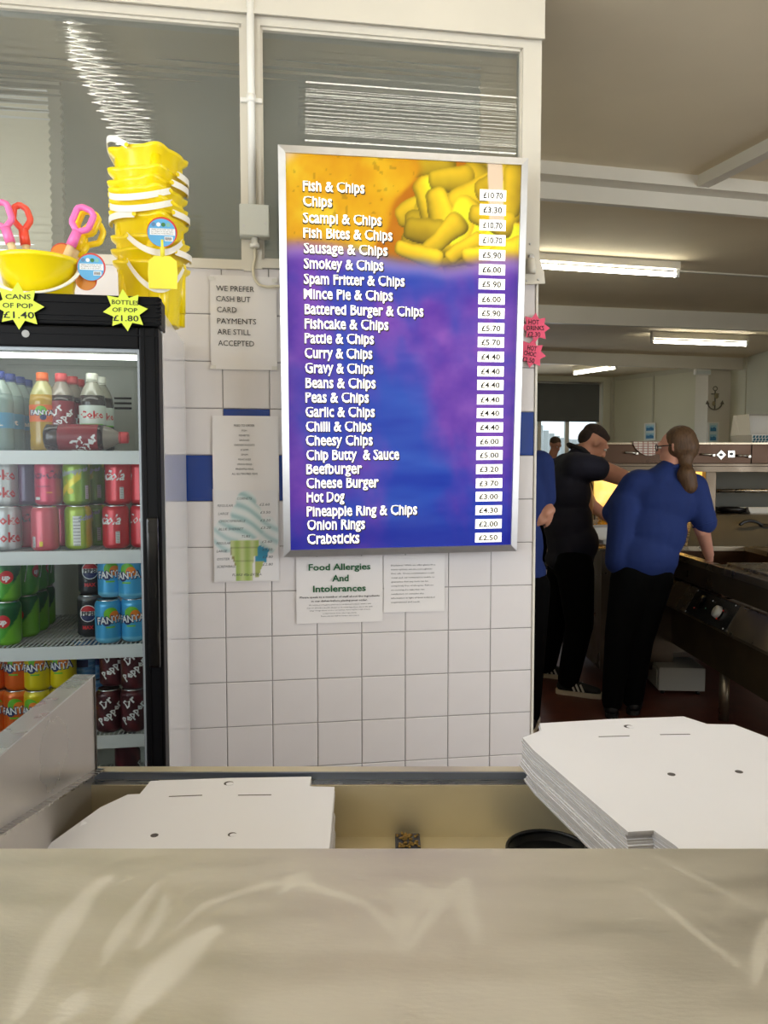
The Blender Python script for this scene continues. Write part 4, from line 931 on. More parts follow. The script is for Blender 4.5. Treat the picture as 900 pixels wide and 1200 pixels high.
def spade(label, c, px0, py0, px1, py1, off, shape, wd=.021):
    """toy spade standing in the bucket, grip up: from shaft foot (px0,py0) to the top of the grip (px1,py1)"""
    u0, z0_ = wl(px0, py0, off); u1, z1 = wl(px1, py1, off); P = Vector((u0, 0, z0_)); Q = Vector((u1, 0, z1)); L = (Q-P).length
    d = (Q-P).normalized(); foot = P-d*(.06)
    t = thing('toy_spade', label, 'toy spade', W(foot.x, off, foot.z), rot=(Matrix.Rotation(A, 4, 'Z') @ Matrix.Rotation(math.atan2(d.x, d.z), 4, 'Y')).to_euler(), group='toy spades in the yellow bucket')
    m = pm('spade_%d_%d_%d' % c, c, .35, coat=.2); T = L+.06
    mb = MB(); mb.tube([(0, 0, 0), (0, 0, T-.075)], .0095, 12); mb.build('wooden_shaft', pm('pale_wood', (224, 200, 150), .6, noise=.08, nscale=30, stretch=(6, 6, .5)), t)
    mb = MB(); mb.tube([(0, 0, T-.1), (0, 0, T-.06)], [.0125, .0115], 14)
    if shape == 'D': loop = [(0, 0, T-.062), (-wd, 0, T-.045), (-wd, 0, T-.008), (-wd*.5, 0, T), (wd*.5, 0, T), (wd, 0, T-.008), (wd, 0, T-.045)]
    else: loop = [(0, 0, T-.066), (-wd, 0, T-.035), (-wd*.7, 0, T-.006), (0, 0, T), (wd*.75, 0, T-.012), (wd, 0, T-.04)]
    pp = loop+[loop[0]]; out = []
    for i in range(len(loop)):
        a = Vector(loop[i]); b = Vector(loop[(i+1) % len(loop)]); out += [a.lerp(b, .12), a.lerp(b, .5), a.lerp(b, .88)]
    mb.tube(out, .0078, 10, closed=True); mb.build('grip', m, t)
    MB().box(-.026, .026, -.002, .002, -.05, .01, ch=.0015).build('blade', m, t)
    return t
spade('pink toy spade leaning out at the left edge of the yellow bucket', (240, 116, 176), 16, 296, -3, 238, -.50, 'D')
spade('coral red toy spade standing in the yellow bucket', (244, 84, 62), 31, 294, 23, 240, -.47, 'L')
spade('pink toy spade leaning right in the yellow bucket', (246, 116, 186), 78, 300, 102, 245, -.52, 'D')
spade('yellow toy spade behind the right pink one', (250, 214, 20), 84, 304, 108, 250, -.49, 'D')
spade('yellow toy spade with a wide grip, rightmost in the bucket', (252, 220, 24), 88, 306, 117, 263, -.46, 'L', .024)
u, z = wl(107, 313, -.53); round_tag('round_tag', 'round blue and red tag with a text panel beside the yellow bucket', W(u, -.53, z), .034, A)
u, z = wl(101, 328, -.515); round_tag('round_tag', 'round tag with an orange picture, lower one beside the yellow bucket', W(u, -.515, z), .026, A, front=False)
u, z = wl(69, 294, -.42); round_tag('round_tag', 'dark red edged round tag peeping out behind the bucket rim', W(u, -.385, z), .03, A, front=False)
# ================================================================== SERVING COUNTER AND BOXES
m_top = pm('worn_stainless_top', (203, 199, 187), .40, metal=.8, noise=.07, nscale=7, rvar=.08, bump=.03, bscale=90, stretch=(1.2, 4, 1))
_n = m_top.node_tree; _b = _n.nodes['Principled BSDF']; _a = _n.nodes.new('ShaderNodeAttribute'); _a.attribute_name = 'Col'
_src = _b.inputs['Base Color'].links[0].from_socket; _mx = _n.nodes.new('ShaderNodeMix'); _mx.data_type = 'RGBA'; _n.links.new(_a.outputs['Fac'], _mx.inputs[0]); _n.links.new(_src, _mx.inputs[6]); _mx.inputs[7].default_value = (*lin((214, 210, 198)), 1); _n.links.new(_mx.outputs[2], _b.inputs['Base Color'])
_rs = _b.inputs['Roughness'].links[0].from_socket; _ad = _n.nodes.new('ShaderNodeMath'); _ad.operation = 'MULTIPLY_ADD'; _ad.inputs[1].default_value = .34; _n.links.new(_a.outputs['Fac'], _ad.inputs[0]); _n.links.new(_rs, _ad.inputs[2]); _n.links.new(_ad.outputs[0], _b.inputs['Roughness'])
_ml = _n.nodes.new('ShaderNodeMath'); _ml.operation = 'MULTIPLY_ADD'; _ml.inputs[1].default_value = -.55; _ml.inputs[2].default_value = .85; _n.links.new(_a.outputs['Fac'], _ml.inputs[0]); _n.links.new(_ml.outputs[0], _b.inputs['Metallic'])
m_st2 = pm('warm_stainless', (214, 203, 172), .4, metal=.5, noise=.05, nscale=6, rvar=.08)
CT = 1.12
cn = thing('serving_counter', 'stainless steel serving counter top in the foreground', 'counter', (0, .35, 0))
NX, NY = 330, 120; gx = np.linspace(-.62, .62, NX+1); gy = np.linspace(-.15, .3135, NY+1)
GX, GY = np.meshgrid(gx, gy); msk = np.zeros(GX.shape)
def wipe(pts, w_, k=1.0):
    global msk
    o = [atz(px, py, CT) for px, py in pts]; L_ = sum((o[i+1]-o[i]).length for i in range(len(o)-1)); run = 0
    for i in range(len(o)-1):
        a, b = o[i], o[i+1]; dx, dy = b.x-a.x, b.y-a.y; l2 = dx*dx+dy*dy; q = np.clip(((GX-a.x)*dx+(GY+.35-a.y)*dy)/l2, 0, 1)
        dd = np.hypot(GX-a.x-q*dx, GY+.35-a.y-q*dy); s_ = (run+q*math.sqrt(l2))/L_; run += math.sqrt(l2)
        ww = w_*(.35+.65*np.sin(PI*np.clip(s_, .05, .95)))*(1+.35*(vnoise(GX+1, GY+1, 40, 60, 3)-.5)); msk = np.maximum(msk, k*(1-sst(.45, 1.15, dd/ww)))
for pts, w_, k in (([(20, 1190), (60, 1110), (100, 1050), (125, 1030)], .013, .5), ([(120, 1130), (150, 1080), (180, 1040)], .007, .4), ([(150, 1190), (190, 1140), (235, 1100), (250, 1090)], .018, .6), ([(165, 1110), (190, 1070), (195, 1050)], .005, .4),
                ([(70, 1195), (85, 1180), (95, 1165)], .010, .5), ([(205, 1090), (240, 1060), (320, 1035), (370, 1040), (430, 1060), (470, 1100)], .006, .35), ([(330, 1045), (350, 1030), (370, 1040)], .010, .5), ([(470, 1110), (480, 1040), (500, 1060), (540, 1040), (560, 1100)], .016, .25), ([(480, 1110), (520, 1050), (545, 1030), (560, 1090)], .006, .4),
                ([(750, 1040), (800, 1080), (850, 1120), (890, 1150)], .003, .5), ([(760, 1000), (820, 1030), (895, 1070)], .0025, .4), ([(885, 1150), (893, 1110), (899, 1080)], .007, .5), ([(300, 1190), (500, 1195), (640, 1180)], .05, .22)): wipe(pts, w_, k)
msk *= .65+.35*fbm(GX+1, GY+1, 30, 50, 5); msk = np.clip(msk+.10*sst(.5, .8, fbm(GX+1, GY+1, 14, 22, 15)), 0, 1)
vs_ = np.stack([GX.ravel(), GY.ravel(), np.full(GX.size, CT)], -1).tolist(); ii = np.arange(NX*NY); r_ = ii//NX; c_ = ii % NX; a_ = r_*(NX+1)+c_
mb = MB(); mb.v = vs_; mb.f = np.stack([a_, a_+1, a_+NX+2, a_+NX+1], -1).tolist(); mb.m = [0]*len(mb.f); mb.sm = [False]*len(mb.f)
mb.quad((-1.6, -.15, CT), (-.62, -.15, CT), (-.62, .3135, CT), (-1.6, .3135, CT)); mb.quad((.62, -.15, CT), (1.8, -.15, CT), (1.8, .3135, CT), (.62, .3135, CT))
mb.quad((-1.6, .3135, CT), (1.8, .3135, CT), (1.8, .316, CT-.0025), (-1.6, .316, CT-.0025)); mb.quad((-1.6, .316, CT-.0025), (1.8, .316, CT-.0025), (1.8, .316, CT-.03), (-1.6, .316, CT-.03)); mb.quad((-1.6, -.15, CT-.03), (1.8, -.15, CT-.03), (1.8, -.15, CT), (-1.6, -.15, CT))
o = mb.build('worktop', m_top, cn); at_ = o.data.color_attributes.new('Col', 'FLOAT_COLOR', 'POINT'); cc = np.zeros((len(mb.v), 4), np.float32); cc[:, 3] = 1; cc[:GX.size, :3] = msk.ravel()[:, None]; at_.data.foreach_set('color', cc.ravel())
MB().box(-1.6, 1.8, -.12, .26, 0, CT-.031).build('counter_body', pm('counter_front', (170, 172, 170), .4, metal=.3), cn)
m_sm = pm('dried_wipe_mark', (206, 202, 190), .62, metal=.25, noise=.04, nscale=20)
mb = MB()
for _ in range(420):
    px = rng.choice([rng.normal(440, 60), rng.normal(780, 80), rng.uniform(0, 900)]); py = 996+abs(rng.normal(0, 40)); p = atz(px, py, CT)
    if p.y < .25 or p.y > .664 or abs(p.x) > 1: continue
    r = .0004+.0006*rng.rand(); mb.add([(p.x+r*math.cos(q), p.y-.35+r*math.sin(q), CT+.0003) for q in (0, 1.6, 3.1, 4.7)], [(0, 1, 2, 3)])
o = mb.build('water_specks', m_sm, cn); o['kind'] = 'stuff'

# lower packing bench behind the counter: rim, groove, well
wb = thing('packing_bench', 'sunken stainless steel packing bench behind the counter', 'bench', (0, 1.05, 0))
y = lambda v: v-1.05
mb = MB().box(-.55, 1.3, y(1.378), y(1.40), .896, .9, ch=.001)
mb.box(-.55, 1.3, y(1.40), y(1.403), .60, .899); mb.build('rear_rim', m_st2, wb)
mb = MB().box(-.55, 1.3, y(1.374), y(1.378), .886, .899); mb.build('groove', pm('groove_steel', (128, 138, 158), .3, metal=.8), wb)
MB().box(-.55, 1.3, y(1.352), y(1.374), .882, .886, ch=.001).build('inner_lip', m_steel, wb)
MB().box(-.55, .62, y(1.350), y(1.354), .79, .885).build('well_wall', m_st2, wb)
MB().box(-.55, 1.3, y(.70), y(1.35), .785, .79).build('well_floor', m_st2, wb)
MB().box(-.44, 1.3, y(.70), y(1.37), .05, .784).build('bench_body', pm('counter_front', (170, 172, 170), .4, metal=.3), wb)
MB().box(-.073, .012, y(.95), y(1.17), .791, .812, ch=.002).build('divider_block', m_steel, wb)
# upright end plate at the left
ep = thing('end_plate', 'upright stainless steel end plate at the left of the packing bench', 'plate', (-.49, 1.05, 0))
zA, zB = 1.079, 1.104
def skew(x0, x1, z0a, z0b, z1a, z1b, ya=1.385, yb=.70):
    return [(x0[0]+.49, ya-1.05, z0a), (x1[0]+.49, ya-1.05, z0a), (x1[1]+.49, yb-1.05, z0b), (x0[1]+.49, yb-1.05, z0b), (x0[0]+.49, ya-1.05, z1a), (x1[0]+.49, ya-1.05, z1a), (x1[1]+.49, yb-1.05, z1b), (x0[1]+.49, yb-1.05, z1b)]
FQ = [(0, 1, 2, 3), (4, 7, 6, 5), (0, 4, 5, 1), (1, 5, 6, 2), (2, 6, 7, 3), (3, 7, 4, 0)]
m_plate = pm('plate_steel', (186, 180, 172), .3, metal=.8, noise=.06, nscale=5, rvar=.06)
MB().add(skew((-.563, -.479), (-.531, -.450), .70, .70, 1.076, 1.112), FQ).build('plate', m_plate, ep)
MB().add(skew((-.566, -.482), (-.529, -.448), 1.076, 1.112, 1.0785, 1.1145), FQ).build('top_flange', pm('bright_flange', (206, 208, 204), .3, metal=.85, rvar=.08, noise=.04, nscale=12), ep)
MB().add(skew((-.531, -.450), (-.514, -.438), .90, 1.06, .903, 1.063), FQ).build('folded_lip', m_steel, ep)
MB().box(-.5305+.49, -.5285+.49, 1.381-1.05, 1.386-1.05, .79, 1.076).build('corner_seam', pm('seam_dark', (70, 66, 60), .5, metal=.5), ep)

# ------------------------------------------------------------------ flat cardboard boxes
m_card = pm('white_card', (236, 237, 243), .65, noise=.01, nscale=5); m_edge = pm('corrugated_edge', (178, 174, 172), .9, noise=.12, nscale=160, stretch=(1, 1, 8))
m_hole_shade = pm('card_hole_shade', (88, 84, 82), .9)  # dark pieces laid on the card stand in for the shade in cuts
big = [(.244, 1.328), (.285, 1.367), (.289, 1.404), (.43, 1.428), (.572, 1.443), (.599, 1.40), (.648, 1.397), (.69, 1.30), (.735, 1.02), (.735, .98), (.70, .955), (.74, .90), (.76, .74), (.41, .70), (.367, .944), (.354, .984), (.319, .98), (.301, 1.056), (.252, 1.267)]
small = [(-.470, 1.24), (-.441, 1.29), (-.421, 1.292), (-.419, 1.347), (-.28, 1.360), (-.132, 1.366), (-.131, 1.324), (-.087, 1.321), (-.081, 1.109), (-.082, .95), (-.11, .93), (-.11, .76), (-.49, .76), (-.50, .95), (-.52, .98), (-.505, 1.10)]
ONES = 'zero one two three four five six seven eight nine ten eleven twelve thirteen fourteen fifteen sixteen seventeen eighteen nineteen twenty'.split()
def words(n): return ONES[n] if n <= 20 else 'twenty '+ONES[n-20]
def inset_box(poly, c, s_=1.0): return [((x-c[0])*s_, (y_-c[1])*s_) for x, y_ in poly]
def stack(poly, c, zb, n, th, label_top, label_rest, group, holes, slots, jit, shift=None):
    me = None; pl = inset_box(poly, c)
    mb = MB().prism(pl, 0, th*.93, 0, 1); me = mb.mesh('flat_box', [m_card, m_edge])
    for i in range(n):
        sh = shift(i) if shift else (0, 0); last = i == n-1
        lo = (c[0]+sh[0]+rng.uniform(-jit, jit)*(not last), c[1]+sh[1]+rng.uniform(-jit, jit)*(not last), zb+i*th)
        if last:
            t = thing('flat_box', label_top, 'box', lo, 0, group); shared('card', me, t)
            for (hx, hy, r, ring) in holes:
                MB().lathe([(r, 0), (r, .0004)], 20, M=Matrix.Translation((hx-c[0], hy-c[1], th*.94))).build('vent_hole', m_hole_shade, t)
                if ring: MB().lathe([(r*.8, 0), (r*.8, .0006)], 20, M=Matrix.Translation((hx-c[0]+r*.3, hy-c[1]-r*.3, th*.94))).build('hole_flap', m_card, t)
            for (xa, ya, xb, yb, w_) in slots:
                d = Vector((xb-xa, yb-ya, 0)); MB().box(0, d.length, -w_, w_, 0, .0004).build('tab_slot', m_hole_shade, t, (xa-c[0], ya-c[1], th*.94), (0, 0, math.atan2(d.y, d.x)))
        else:
            o = bpy.data.objects.new('flat_box', me); C.objects.link(o); o.location = lo; o.rotation_euler = (0, 0, rng.uniform(-jit, jit)*.8); tag(o, label_rest % (words(n-1-i)+(' box' if n-1-i == 1 else ' boxes')), 'box', group)
P = lambda x, y_, z: (atz(x, y_, z).x, atz(x, y_, z).y)
h1 = P(736, 852, .98); h2 = P(786, 908, .98); h3 = P(865, 905, .98); s1a, s1b = P(701, 864, .98), P(737, 863, .98); s2a, s2b = P(773, 861.5, .98), P(808, 861, .98)
stack(big, (.5, 1.1), .902, 25, .0032, 'topmost white flattened takeaway box of the tall right stack, with holes and slots', 'white flattened takeaway box lying %s down from the top of the right stack', 'flat boxes in the right stack',
      [(*h1, .0085, True), (*h2, .006, False), (*h3, .006, False)], [(*s1a, *s1b, .0012), (*s2a, *s2b, .0012)], .0012, lambda i: (.004*math.sin(i*.5)*(i < 14)+(.006 if i < 9 else 0)*.8, .003*math.cos(i*.9)))

tag(MB().box(.345, 1.2, .72, 1.349, .792, .9015).build('raised_shelf', m_steel), 'raised steel block carrying the right stack of boxes', 'shelf')
h1 = P(268, 918, .895); h2 = P(181, 979, .895); h3 = P(272, 978, .895); a1, a2 = P(198, 933.5, .895), P(237, 932, .895); b1, b2 = P(279, 932, .895), P(318, 931.5, .895)
stack(small, (-.28, 1.1), .793, 28, .00365, 'topmost white flattened takeaway box of the left pile, with holes and slots', 'white flattened takeaway box lying %s down from the top of the left pile', 'flat boxes in the left pile',
      [(*h1, .0085, True), (*h2, .006, False), (*h3, .0065, True)], [(*a1, *a2, .0013), (*b1, *b2, .0013)], .0015)
# black pan, food scrap gap, scrap of paper
c_ = atz(640, 995, .80)
t = thing('black_pan', 'round black pan rim beside the right stack of boxes', 'pan', (c_.x-.0, c_.y-.02, .7905))
mb = MB(); mb.lathe([(.05, 0), (.064, .002), (.07, .018), (.073, .018), (.067, .0), (.0, .0)], 36, cap=False); mb.lathe([(0, .003), (.064, .003)], 36, cap=False); mb.build('pan_body', m_black, t)
MB().tube([(.07*math.cos(k*PI/18), .07*math.sin(k*PI/18), .018) for k in range(36)], .003, 8, closed=True).build('rolled_rim', m_black, t)
c_ = atz(478, 989, .80)
t = thing('scrap_tray', 'narrow dark tray with scraps of batter in the bench well', 'tray', (c_.x-.0, c_.y, .7905))
MB().box(-.022, .022, -.05, .035, 0, .012, ch=.002).build('tray_body', pm('tray_blue', (84, 88, 104), .4, metal=.5), t)
mb = MB()
for _ in range(40): mb.ell((rng.uniform(-.019, .019), rng.uniform(-.02, .033), .014), (.002+.003*rng.rand(), .002+.002*rng.rand(), .002), 0, 6)
o = mb.build('batter_scraps', pm('batter_scraps', (150, 120, 60), .7, noise=.3, nscale=80), t); o['kind'] = 'stuff'
c_ = atz(80, 976, .86)
tag(MB().prism([(-.02, -.05), (.03, -.03), (.022, .02), (-.016, .03)], 0, .0015).build('paper_scrap', m_card, None, (-.46, 1.16, .885), (.25, .3, .2)), 'torn white card corner between the end plate and the left pile', 'card')
# ================================================================== FRYING RANGE
m_rs = pm('range_steel', (150, 138, 118), .3, metal=.9, noise=.12, nscale=5, rvar=.1, bump=.03, bscale=30)
m_rd = pm('range_dark_steel', (96, 84, 70), .35, metal=.8, noise=.15, nscale=6, rvar=.1)
rg = thing('frying_range', 'stainless steel frying range with a lit glass front and lift up lids', 'frying range', (2.2, 4.6, 0))
X = lambda v: v-2.2
Y = lambda v: v-4.6
# right arm: worktop with a pan opening
mb = MB()
mb.box(X(1.86), X(2.9), Y(2.6), Y(4.34), .86, .90, ch=.003).box(X(1.86), X(1.92), Y(4.34), Y(5.3), .86, .90, ch=.003).box(X(2.5), X(2.9), Y(4.34), Y(5.3), .86, .90)
mb.box(X(1.86), X(2.9), Y(5.3), Y(5.45), .86, .90); mb.build('worktop', m_rs, rg)
mb = MB().box(X(1.92), X(2.5), Y(4.34), Y(5.3), .70, .71).box(X(1.92), X(1.925), Y(4.34), Y(5.3), .70, .87).box(X(2.495), X(2.5), Y(4.34), Y(5.3), .70, .87).box(X(1.92), X(2.5), Y(4.34), Y(4.345), .70, .87).box(X(1.92), X(2.5), Y(5.295), Y(5.3), .70, .87)
mb.build('frying_pan_well', pm('oily_brown_steel', (70, 46, 28), .25, metal=.7), rg)
MB().box(X(1.925), X(2.495), Y(4.345), Y(5.295), .76, .765).build('hot_oil', pm('frying_oil', (46, 26, 8), .06, coat=1), rg)
MB().box(X(1.93), X(2.6), Y(3.4), Y(4.30), .901, .915, ch=.003).build('pan_lid', m_rs, rg)
mb = MB(); mb.tube([(X(2.0), Y(3.7), .918), (X(2.0), Y(3.7), .94), (X(2.0), Y(3.95), .94), (X(2.0), Y(3.95), .918)], .006, 8); mb.build('lid_handle', m_steel, rg)
# sloping lid leaning back against the cabinet
MB().add([(X(1.98), Y(5.32), .90), (X(3.1), Y(5.32), .90), (X(3.1), Y(5.62), 1.10), (X(2.12), Y(5.62), 1.10), (X(1.98), Y(5.34), .885), (X(3.1), Y(5.34), .885), (X(3.1), Y(5.64), 1.085), (X(2.12), Y(5.64), 1.085)], [(0, 1, 2, 3), (4, 7, 6, 5), (0, 4, 5, 1), (1, 5, 6, 2), (2, 6, 7, 3), (3, 7, 4, 0)]).build('sloping_lid', pm('grey_lid_steel', (98, 94, 82), .4, metal=.35, noise=.08, nscale=5), rg)
MB().add([(X(1.94), Y(5.20), .905), (X(2.06), Y(5.20), .905), (X(2.24), Y(5.55), 1.12), (X(2.12), Y(5.55), 1.12)], [(0, 1, 2, 3)]).build('side_lid', m_steel, rg)
# front fascias
MB().box(X(1.868), X(1.9), Y(2.6), Y(5.3), .745, .86, ch=.004).build('front_fascia', m_rd, rg)
def sloped(y0, y1, o=0, d=.02): return [(X(1.90-o), Y(y0), .715), (X(1.90-o), Y(y1), .715), (X(1.822-o), Y(y1), .575), (X(1.822-o), Y(y0), .575), (X(1.90+d), Y(y0), .715), (X(1.90+d), Y(y1), .715), (X(1.822+d), Y(y1), .575), (X(1.822+d), Y(y0), .575)]
HX = [(0, 1, 2, 3), (4, 7, 6, 5), (0, 4, 5, 1), (1, 5, 6, 2), (2, 6, 7, 3), (3, 7, 4, 0)]
MB().add(sloped(2.6, 5.3), HX).box(X(1.83), X(1.9), Y(2.6), Y(5.3), .555, .578).build('sloped_fascia', m_rs, rg)
cpn = MB().add(sloped(4.05, 4.6, .004, 0), HX).build('control_plate', pm('control_black', (16, 18, 20), .25), rg)
nrm = Vector((-.14, 0, .078)).normalized()
def cpt(fy, fz, o=.006): return Vector((X(1.90-.078*(1-fz)), Y(4.05+.55*fy), .575+.14*fz))+nrm*o+Vector((-.004, 0, 0))
def along(n_): return n_.to_track_quat('Z', 'Y').to_matrix().to_4x4()
def knob(p, r, h, name, mat, par): return MB().lathe([(r, 0), (r*.95, h*.4), (r*.9, h), (0, h)], 24, M=Matrix.Translation(p) @ along(nrm), cap=False).build(name, mat, par)
kb = knob(cpt(.30, .5), .037, .02, 'dial', pm('dial_silver', (205, 205, 200), .35, metal=.3), cpn)
knob(cpt(.78, .6), .045, .004, 'rocker_plate', pm('rocker_black', (10, 10, 10), .15), cpn)
for fy, fz, c in ((.58, .45, (40, 120, 90)), (.22, .62, (230, 60, 50)), (.26, .28, (240, 70, 40)), (.52, .8, (230, 230, 230)), (.05, .95, (220, 220, 220)), (.04, .06, (220, 220, 220)), (.95, .95, (220, 220, 220)), (.96, .05, (220, 220, 220)), (.8, .5, (200, 200, 200)), (.82, .3, (200, 60, 50))):
    knob(cpt(fy, fz), .005, .003, 'indicator', pm('ind%d_%d_%d' % c, c, .3), cpn)
MB().box(X(1.885), X(2.8), Y(2.6), Y(5.3), .30, .556).build('body', pm('range_body', (84, 70, 52), .4, metal=.6, noise=.2, nscale=6), rg)
for yy in (2.9, 4.33): MB().lathe([(.028, 0), (.028, .30)], 14, M=Matrix.Translation((X(1.95), Y(yy), 0))).build('leg', m_rs, rg)
# rear arm: base, lit cabinet, canopy with switches
RA = .10
def rbox(x0, x1, y0, y1, z0, z1, ch=0): return MB().box(X(x0), X(x1), Y(y0), Y(y1), z0, z1, ch=ch)
rbox(1.45, 4.2, 5.45, 6.2, .12, .93).build('rear_body', m_rd, rg)
rbox(1.42, 1.9, 4.98, 5.45, .12, .90).build('side_body', m_rd, rg)
rbox(1.40, 1.92, 4.96, 5.62, .90, .92, .003).build('serving_ledge', m_rs, rg)
rbox(1.40, 2.36, 6.0, 6.04, .93, 1.46).build('cabinet_back', m_rs, rg)
rbox(2.36, 2.44, 5.64, 6.1, .93, 1.46, .004).build('cabinet_post', m_rd, rg)
m_glow = pm('heated_glass', (255, 236, 170), .35, emis=(255, 214, 110), es=.9)
n_ = m_glow.node_tree; b_ = n_.nodes['Principled BSDF']
tc_ = n_.nodes.new('ShaderNodeTexCoord'); nz_ = n_.nodes.new('ShaderNodeTexNoise'); nz_.inputs['Scale'].default_value = 9; nz_.inputs['Detail'].default_value = 6; rp_ = n_.nodes.new('ShaderNodeValToRGB')
rp_.color_ramp.elements[0].position = .38; rp_.color_ramp.elements[0].color = (*lin((236, 160, 20)), 1); rp_.color_ramp.elements[1].position = .6; rp_.color_ramp.elements[1].color = (*lin((255, 228, 140)), 1)
n_.links.new(tc_.outputs['Object'], nz_.inputs[0]); n_.links.new(nz_.outputs['Fac'], rp_.inputs[0]); n_.links.new(rp_.outputs[0], b_.inputs['Emission Color'])
lp = rbox(1.56, 2.36, 5.70, 5.71, 1.10, 1.42).build('heated_display_glass', m_glow, rg)
rbox(1.56, 2.36, 5.66, 5.70, 1.06, 1.10, .003).build('glass_rail', m_rs, rg)
rbox(2.44, 4.2, 6.0, 6.04, .93, 1.46).build('compartment_back', pm('dull_grey', (86, 90, 86), .6), rg)
mb = MB(); mb.tube([(X(2.5), Y(5.78), 1.27), (X(4.1), Y(5.78), 1.27)], .014, 10); mb.build('hanging_rail', m_steel, rg)
rbox(2.44, 4.2, 5.62, 6.0, 1.08, 1.10).build('compartment_shelf', m_rs, rg)
rbox(1.50, 4.2, 5.56, 6.2, 1.452, 1.475, .004).box(X(1.5), X(4.2), Y(5.56), Y(5.575), 1.415, 1.452).build('canopy_ledge', m_rd, rg)
m_cop = pm('warm_canopy_steel', (70, 50, 36), .36, metal=.7, noise=.18, nscale=3, rvar=.1)
for x0, x1 in ((1.50, 2.08), (2.085, 2.67), (2.675, 4.2)):
    cpanel = rbox(x0, x1, 5.60, 5.64, 1.475, 1.612, .002).build('canopy_panel', m_cop, rg)
rbox(1.50, 4.2, 5.60, 6.2, 1.612, 1.628, .002).build('canopy_top', m_rs, rg)
def onc(px, py, o=.0): p = at(px, py, 5.598-o); return Vector((X(p.x), Y(p.y), p.z))
RX = Matrix.Rotation(PI/2, 4, 'X')
for px, py in ((830, 533), (872, 534.5), (740, 531)):
    p = onc(px, py, .02); mb = MB(); mb.tube([(p.x-.045, p.y, p.z+.004), (p.x+.03, p.y, p.z+.002), (p.x+.04, p.y+.01, p.z-.008)], .008, 8); mb.box(p.x+.03, p.x+.05, p.y-.005, p.y+.02, p.z-.012, p.z+.006, ch=.002); mb.build('switch_handle', m_steel, rg)
for px, py, an in ((845, 533, PI/4), (857, 532, 0)):
    p = onc(px, py, .003); M_ = Matrix.Translation(p) @ Matrix.Rotation(an, 4, 'Y')
    pl_ = MB().box(-.024, .024, -.003, 0, -.024, .024, M=M_).build('switch_plate', m_steel, rg); MB().lathe([(.011, 0), (.009, .012)], 12, M=Matrix.Translation(p+Vector((0, -.003, 0))) @ RX).build('switch_knob', m_black, pl_)
# unseen lamp tubes added under the canopy to brighten the range rim
mb = MB(); mb.tube([(X(1.6), Y(5.62), 1.438), (X(2.3), Y(5.62), 1.438)], .009, 8); mb.build('added_lamp', pm('added_lamp', (255, 220, 150), .5, emis=(255, 200, 110), es=22), rg)
mb = MB(); mb.tube([(X(2.5), Y(5.62), 1.438), (X(3.6), Y(5.62), 1.438)], .007, 8); mb.build('added_lamp', pm('added_lamp2', (255, 225, 170), .5, emis=(255, 214, 150), es=7), rg)

# things on and round the range
t = thing('takeaway_box', 'open white takeaway box with teal patterned side, on top of the range', 'box', tuple(at(893, 521, 5.85)), .1)
m_bi = pm('board_white', (226, 222, 214), .6)
mb = MB().add([(-.14, -.1, 0), (.26, -.1, 0), (.26, .16, 0), (-.14, .16, 0), (-.155, -.115, .07), (.275, -.115, .07), (.275, .175, .07), (-.155, .175, .07)], [(0, 1, 5, 4), (1, 2, 6, 5), (2, 3, 7, 6), (3, 0, 4, 7), (0, 3, 2, 1)])
bb = mb.build('box_base', m_bi, t)
mb = MB().add([(-.155, .175, .07), (.275, .175, .07), (.275, .26, .235), (-.085, .26, .235), (-.155, .05, .075), (-.06, .18, .235)], [(0, 1, 2, 3), (4, 0, 3, 5)])
mb.add([(-.155, -.10, .072), (-.155, .175, .072), (-.075, .245, .235), (-.075, .06, .235)], [(0, 1, 2, 3)]).add([(-.075, .06, .235), (-.075, .245, .235), (.275, .245, .235), (.275, .06, .235)], [(0, 1, 2, 3)])
mb.build('box_lid', m_bi, t)
mb = MB(); mt_ = pm('teal_print', (24, 92, 108), .5)
for r in range(3):
    for k in range(17):
        x0 = -.145+k*.025+(r % 2)*.006; z0_ = .004+r*.021
        y_ = lambda z: -.101-.015*z/.07
        mb.add([(x0, y_(z0_)-.0015, z0_), (x0+.018, y_(z0_)-.0015, z0_), (x0+.021, y_(z0_+.018)-.0015, z0_+.018), (x0+.003, y_(z0_+.018)-.0015, z0_+.018)], [(0, 1, 2, 3)])
mb.build('printed_pattern', mt_, bb)
t = thing('tea_towel', 'white checked tea towel draped over the range canopy by the glasses', 'towel', (0, 0, 0))
vs = []; n = 14
for j in range(8):
    for i in range(n+1):
        s_ = i/n; v_ = j/7; px = 742+34*s_; x = at(px, 520, 5.59).x; z = 1.632-(.0 if v_ < .3 else (v_-.3)/.7*(.02+.085*math.sin(PI*min(1, s_*.9))**.7)); y_ = 5.72-.135*min(1, v_/.3)+.004*math.sin(i*2.1)
        vs.append((x, y_, z+.003))
fs = [(j*(n+1)+i, j*(n+1)+i+1, (j+1)*(n+1)+i+1, (j+1)*(n+1)+i) for j in range(7) for i in range(n)]
mtw = bpy.data.materials.new('checked_cloth'); mtw.use_nodes = True; nn = mtw.node_tree; bk = nn.nodes.new('ShaderNodeTexBrick'); bk.offset = 0; bk.inputs['Color1'].default_value = (*lin((226, 220, 208)), 1); bk.inputs['Color2'].default_value = (*lin((220, 214, 204)), 1); bk.inputs['Mortar'].default_value = (*lin((170, 120, 110)), 1)
bk.inputs['Scale'].default_value = 14; bk.inputs['Mortar Size'].default_value = .05; tc2 = nn.nodes.new('ShaderNodeTexCoord'); mm = nn.nodes.new('ShaderNodeMapping'); mm.inputs['Rotation'].default_value = (PI/2, 0, 0); nn.links.new(tc2.outputs['Object'], mm.inputs[0]); nn.links.new(mm.outputs[0], bk.inputs[0]); nn.links.new(bk.outputs[0], nn.nodes['Principled BSDF'].inputs[0])
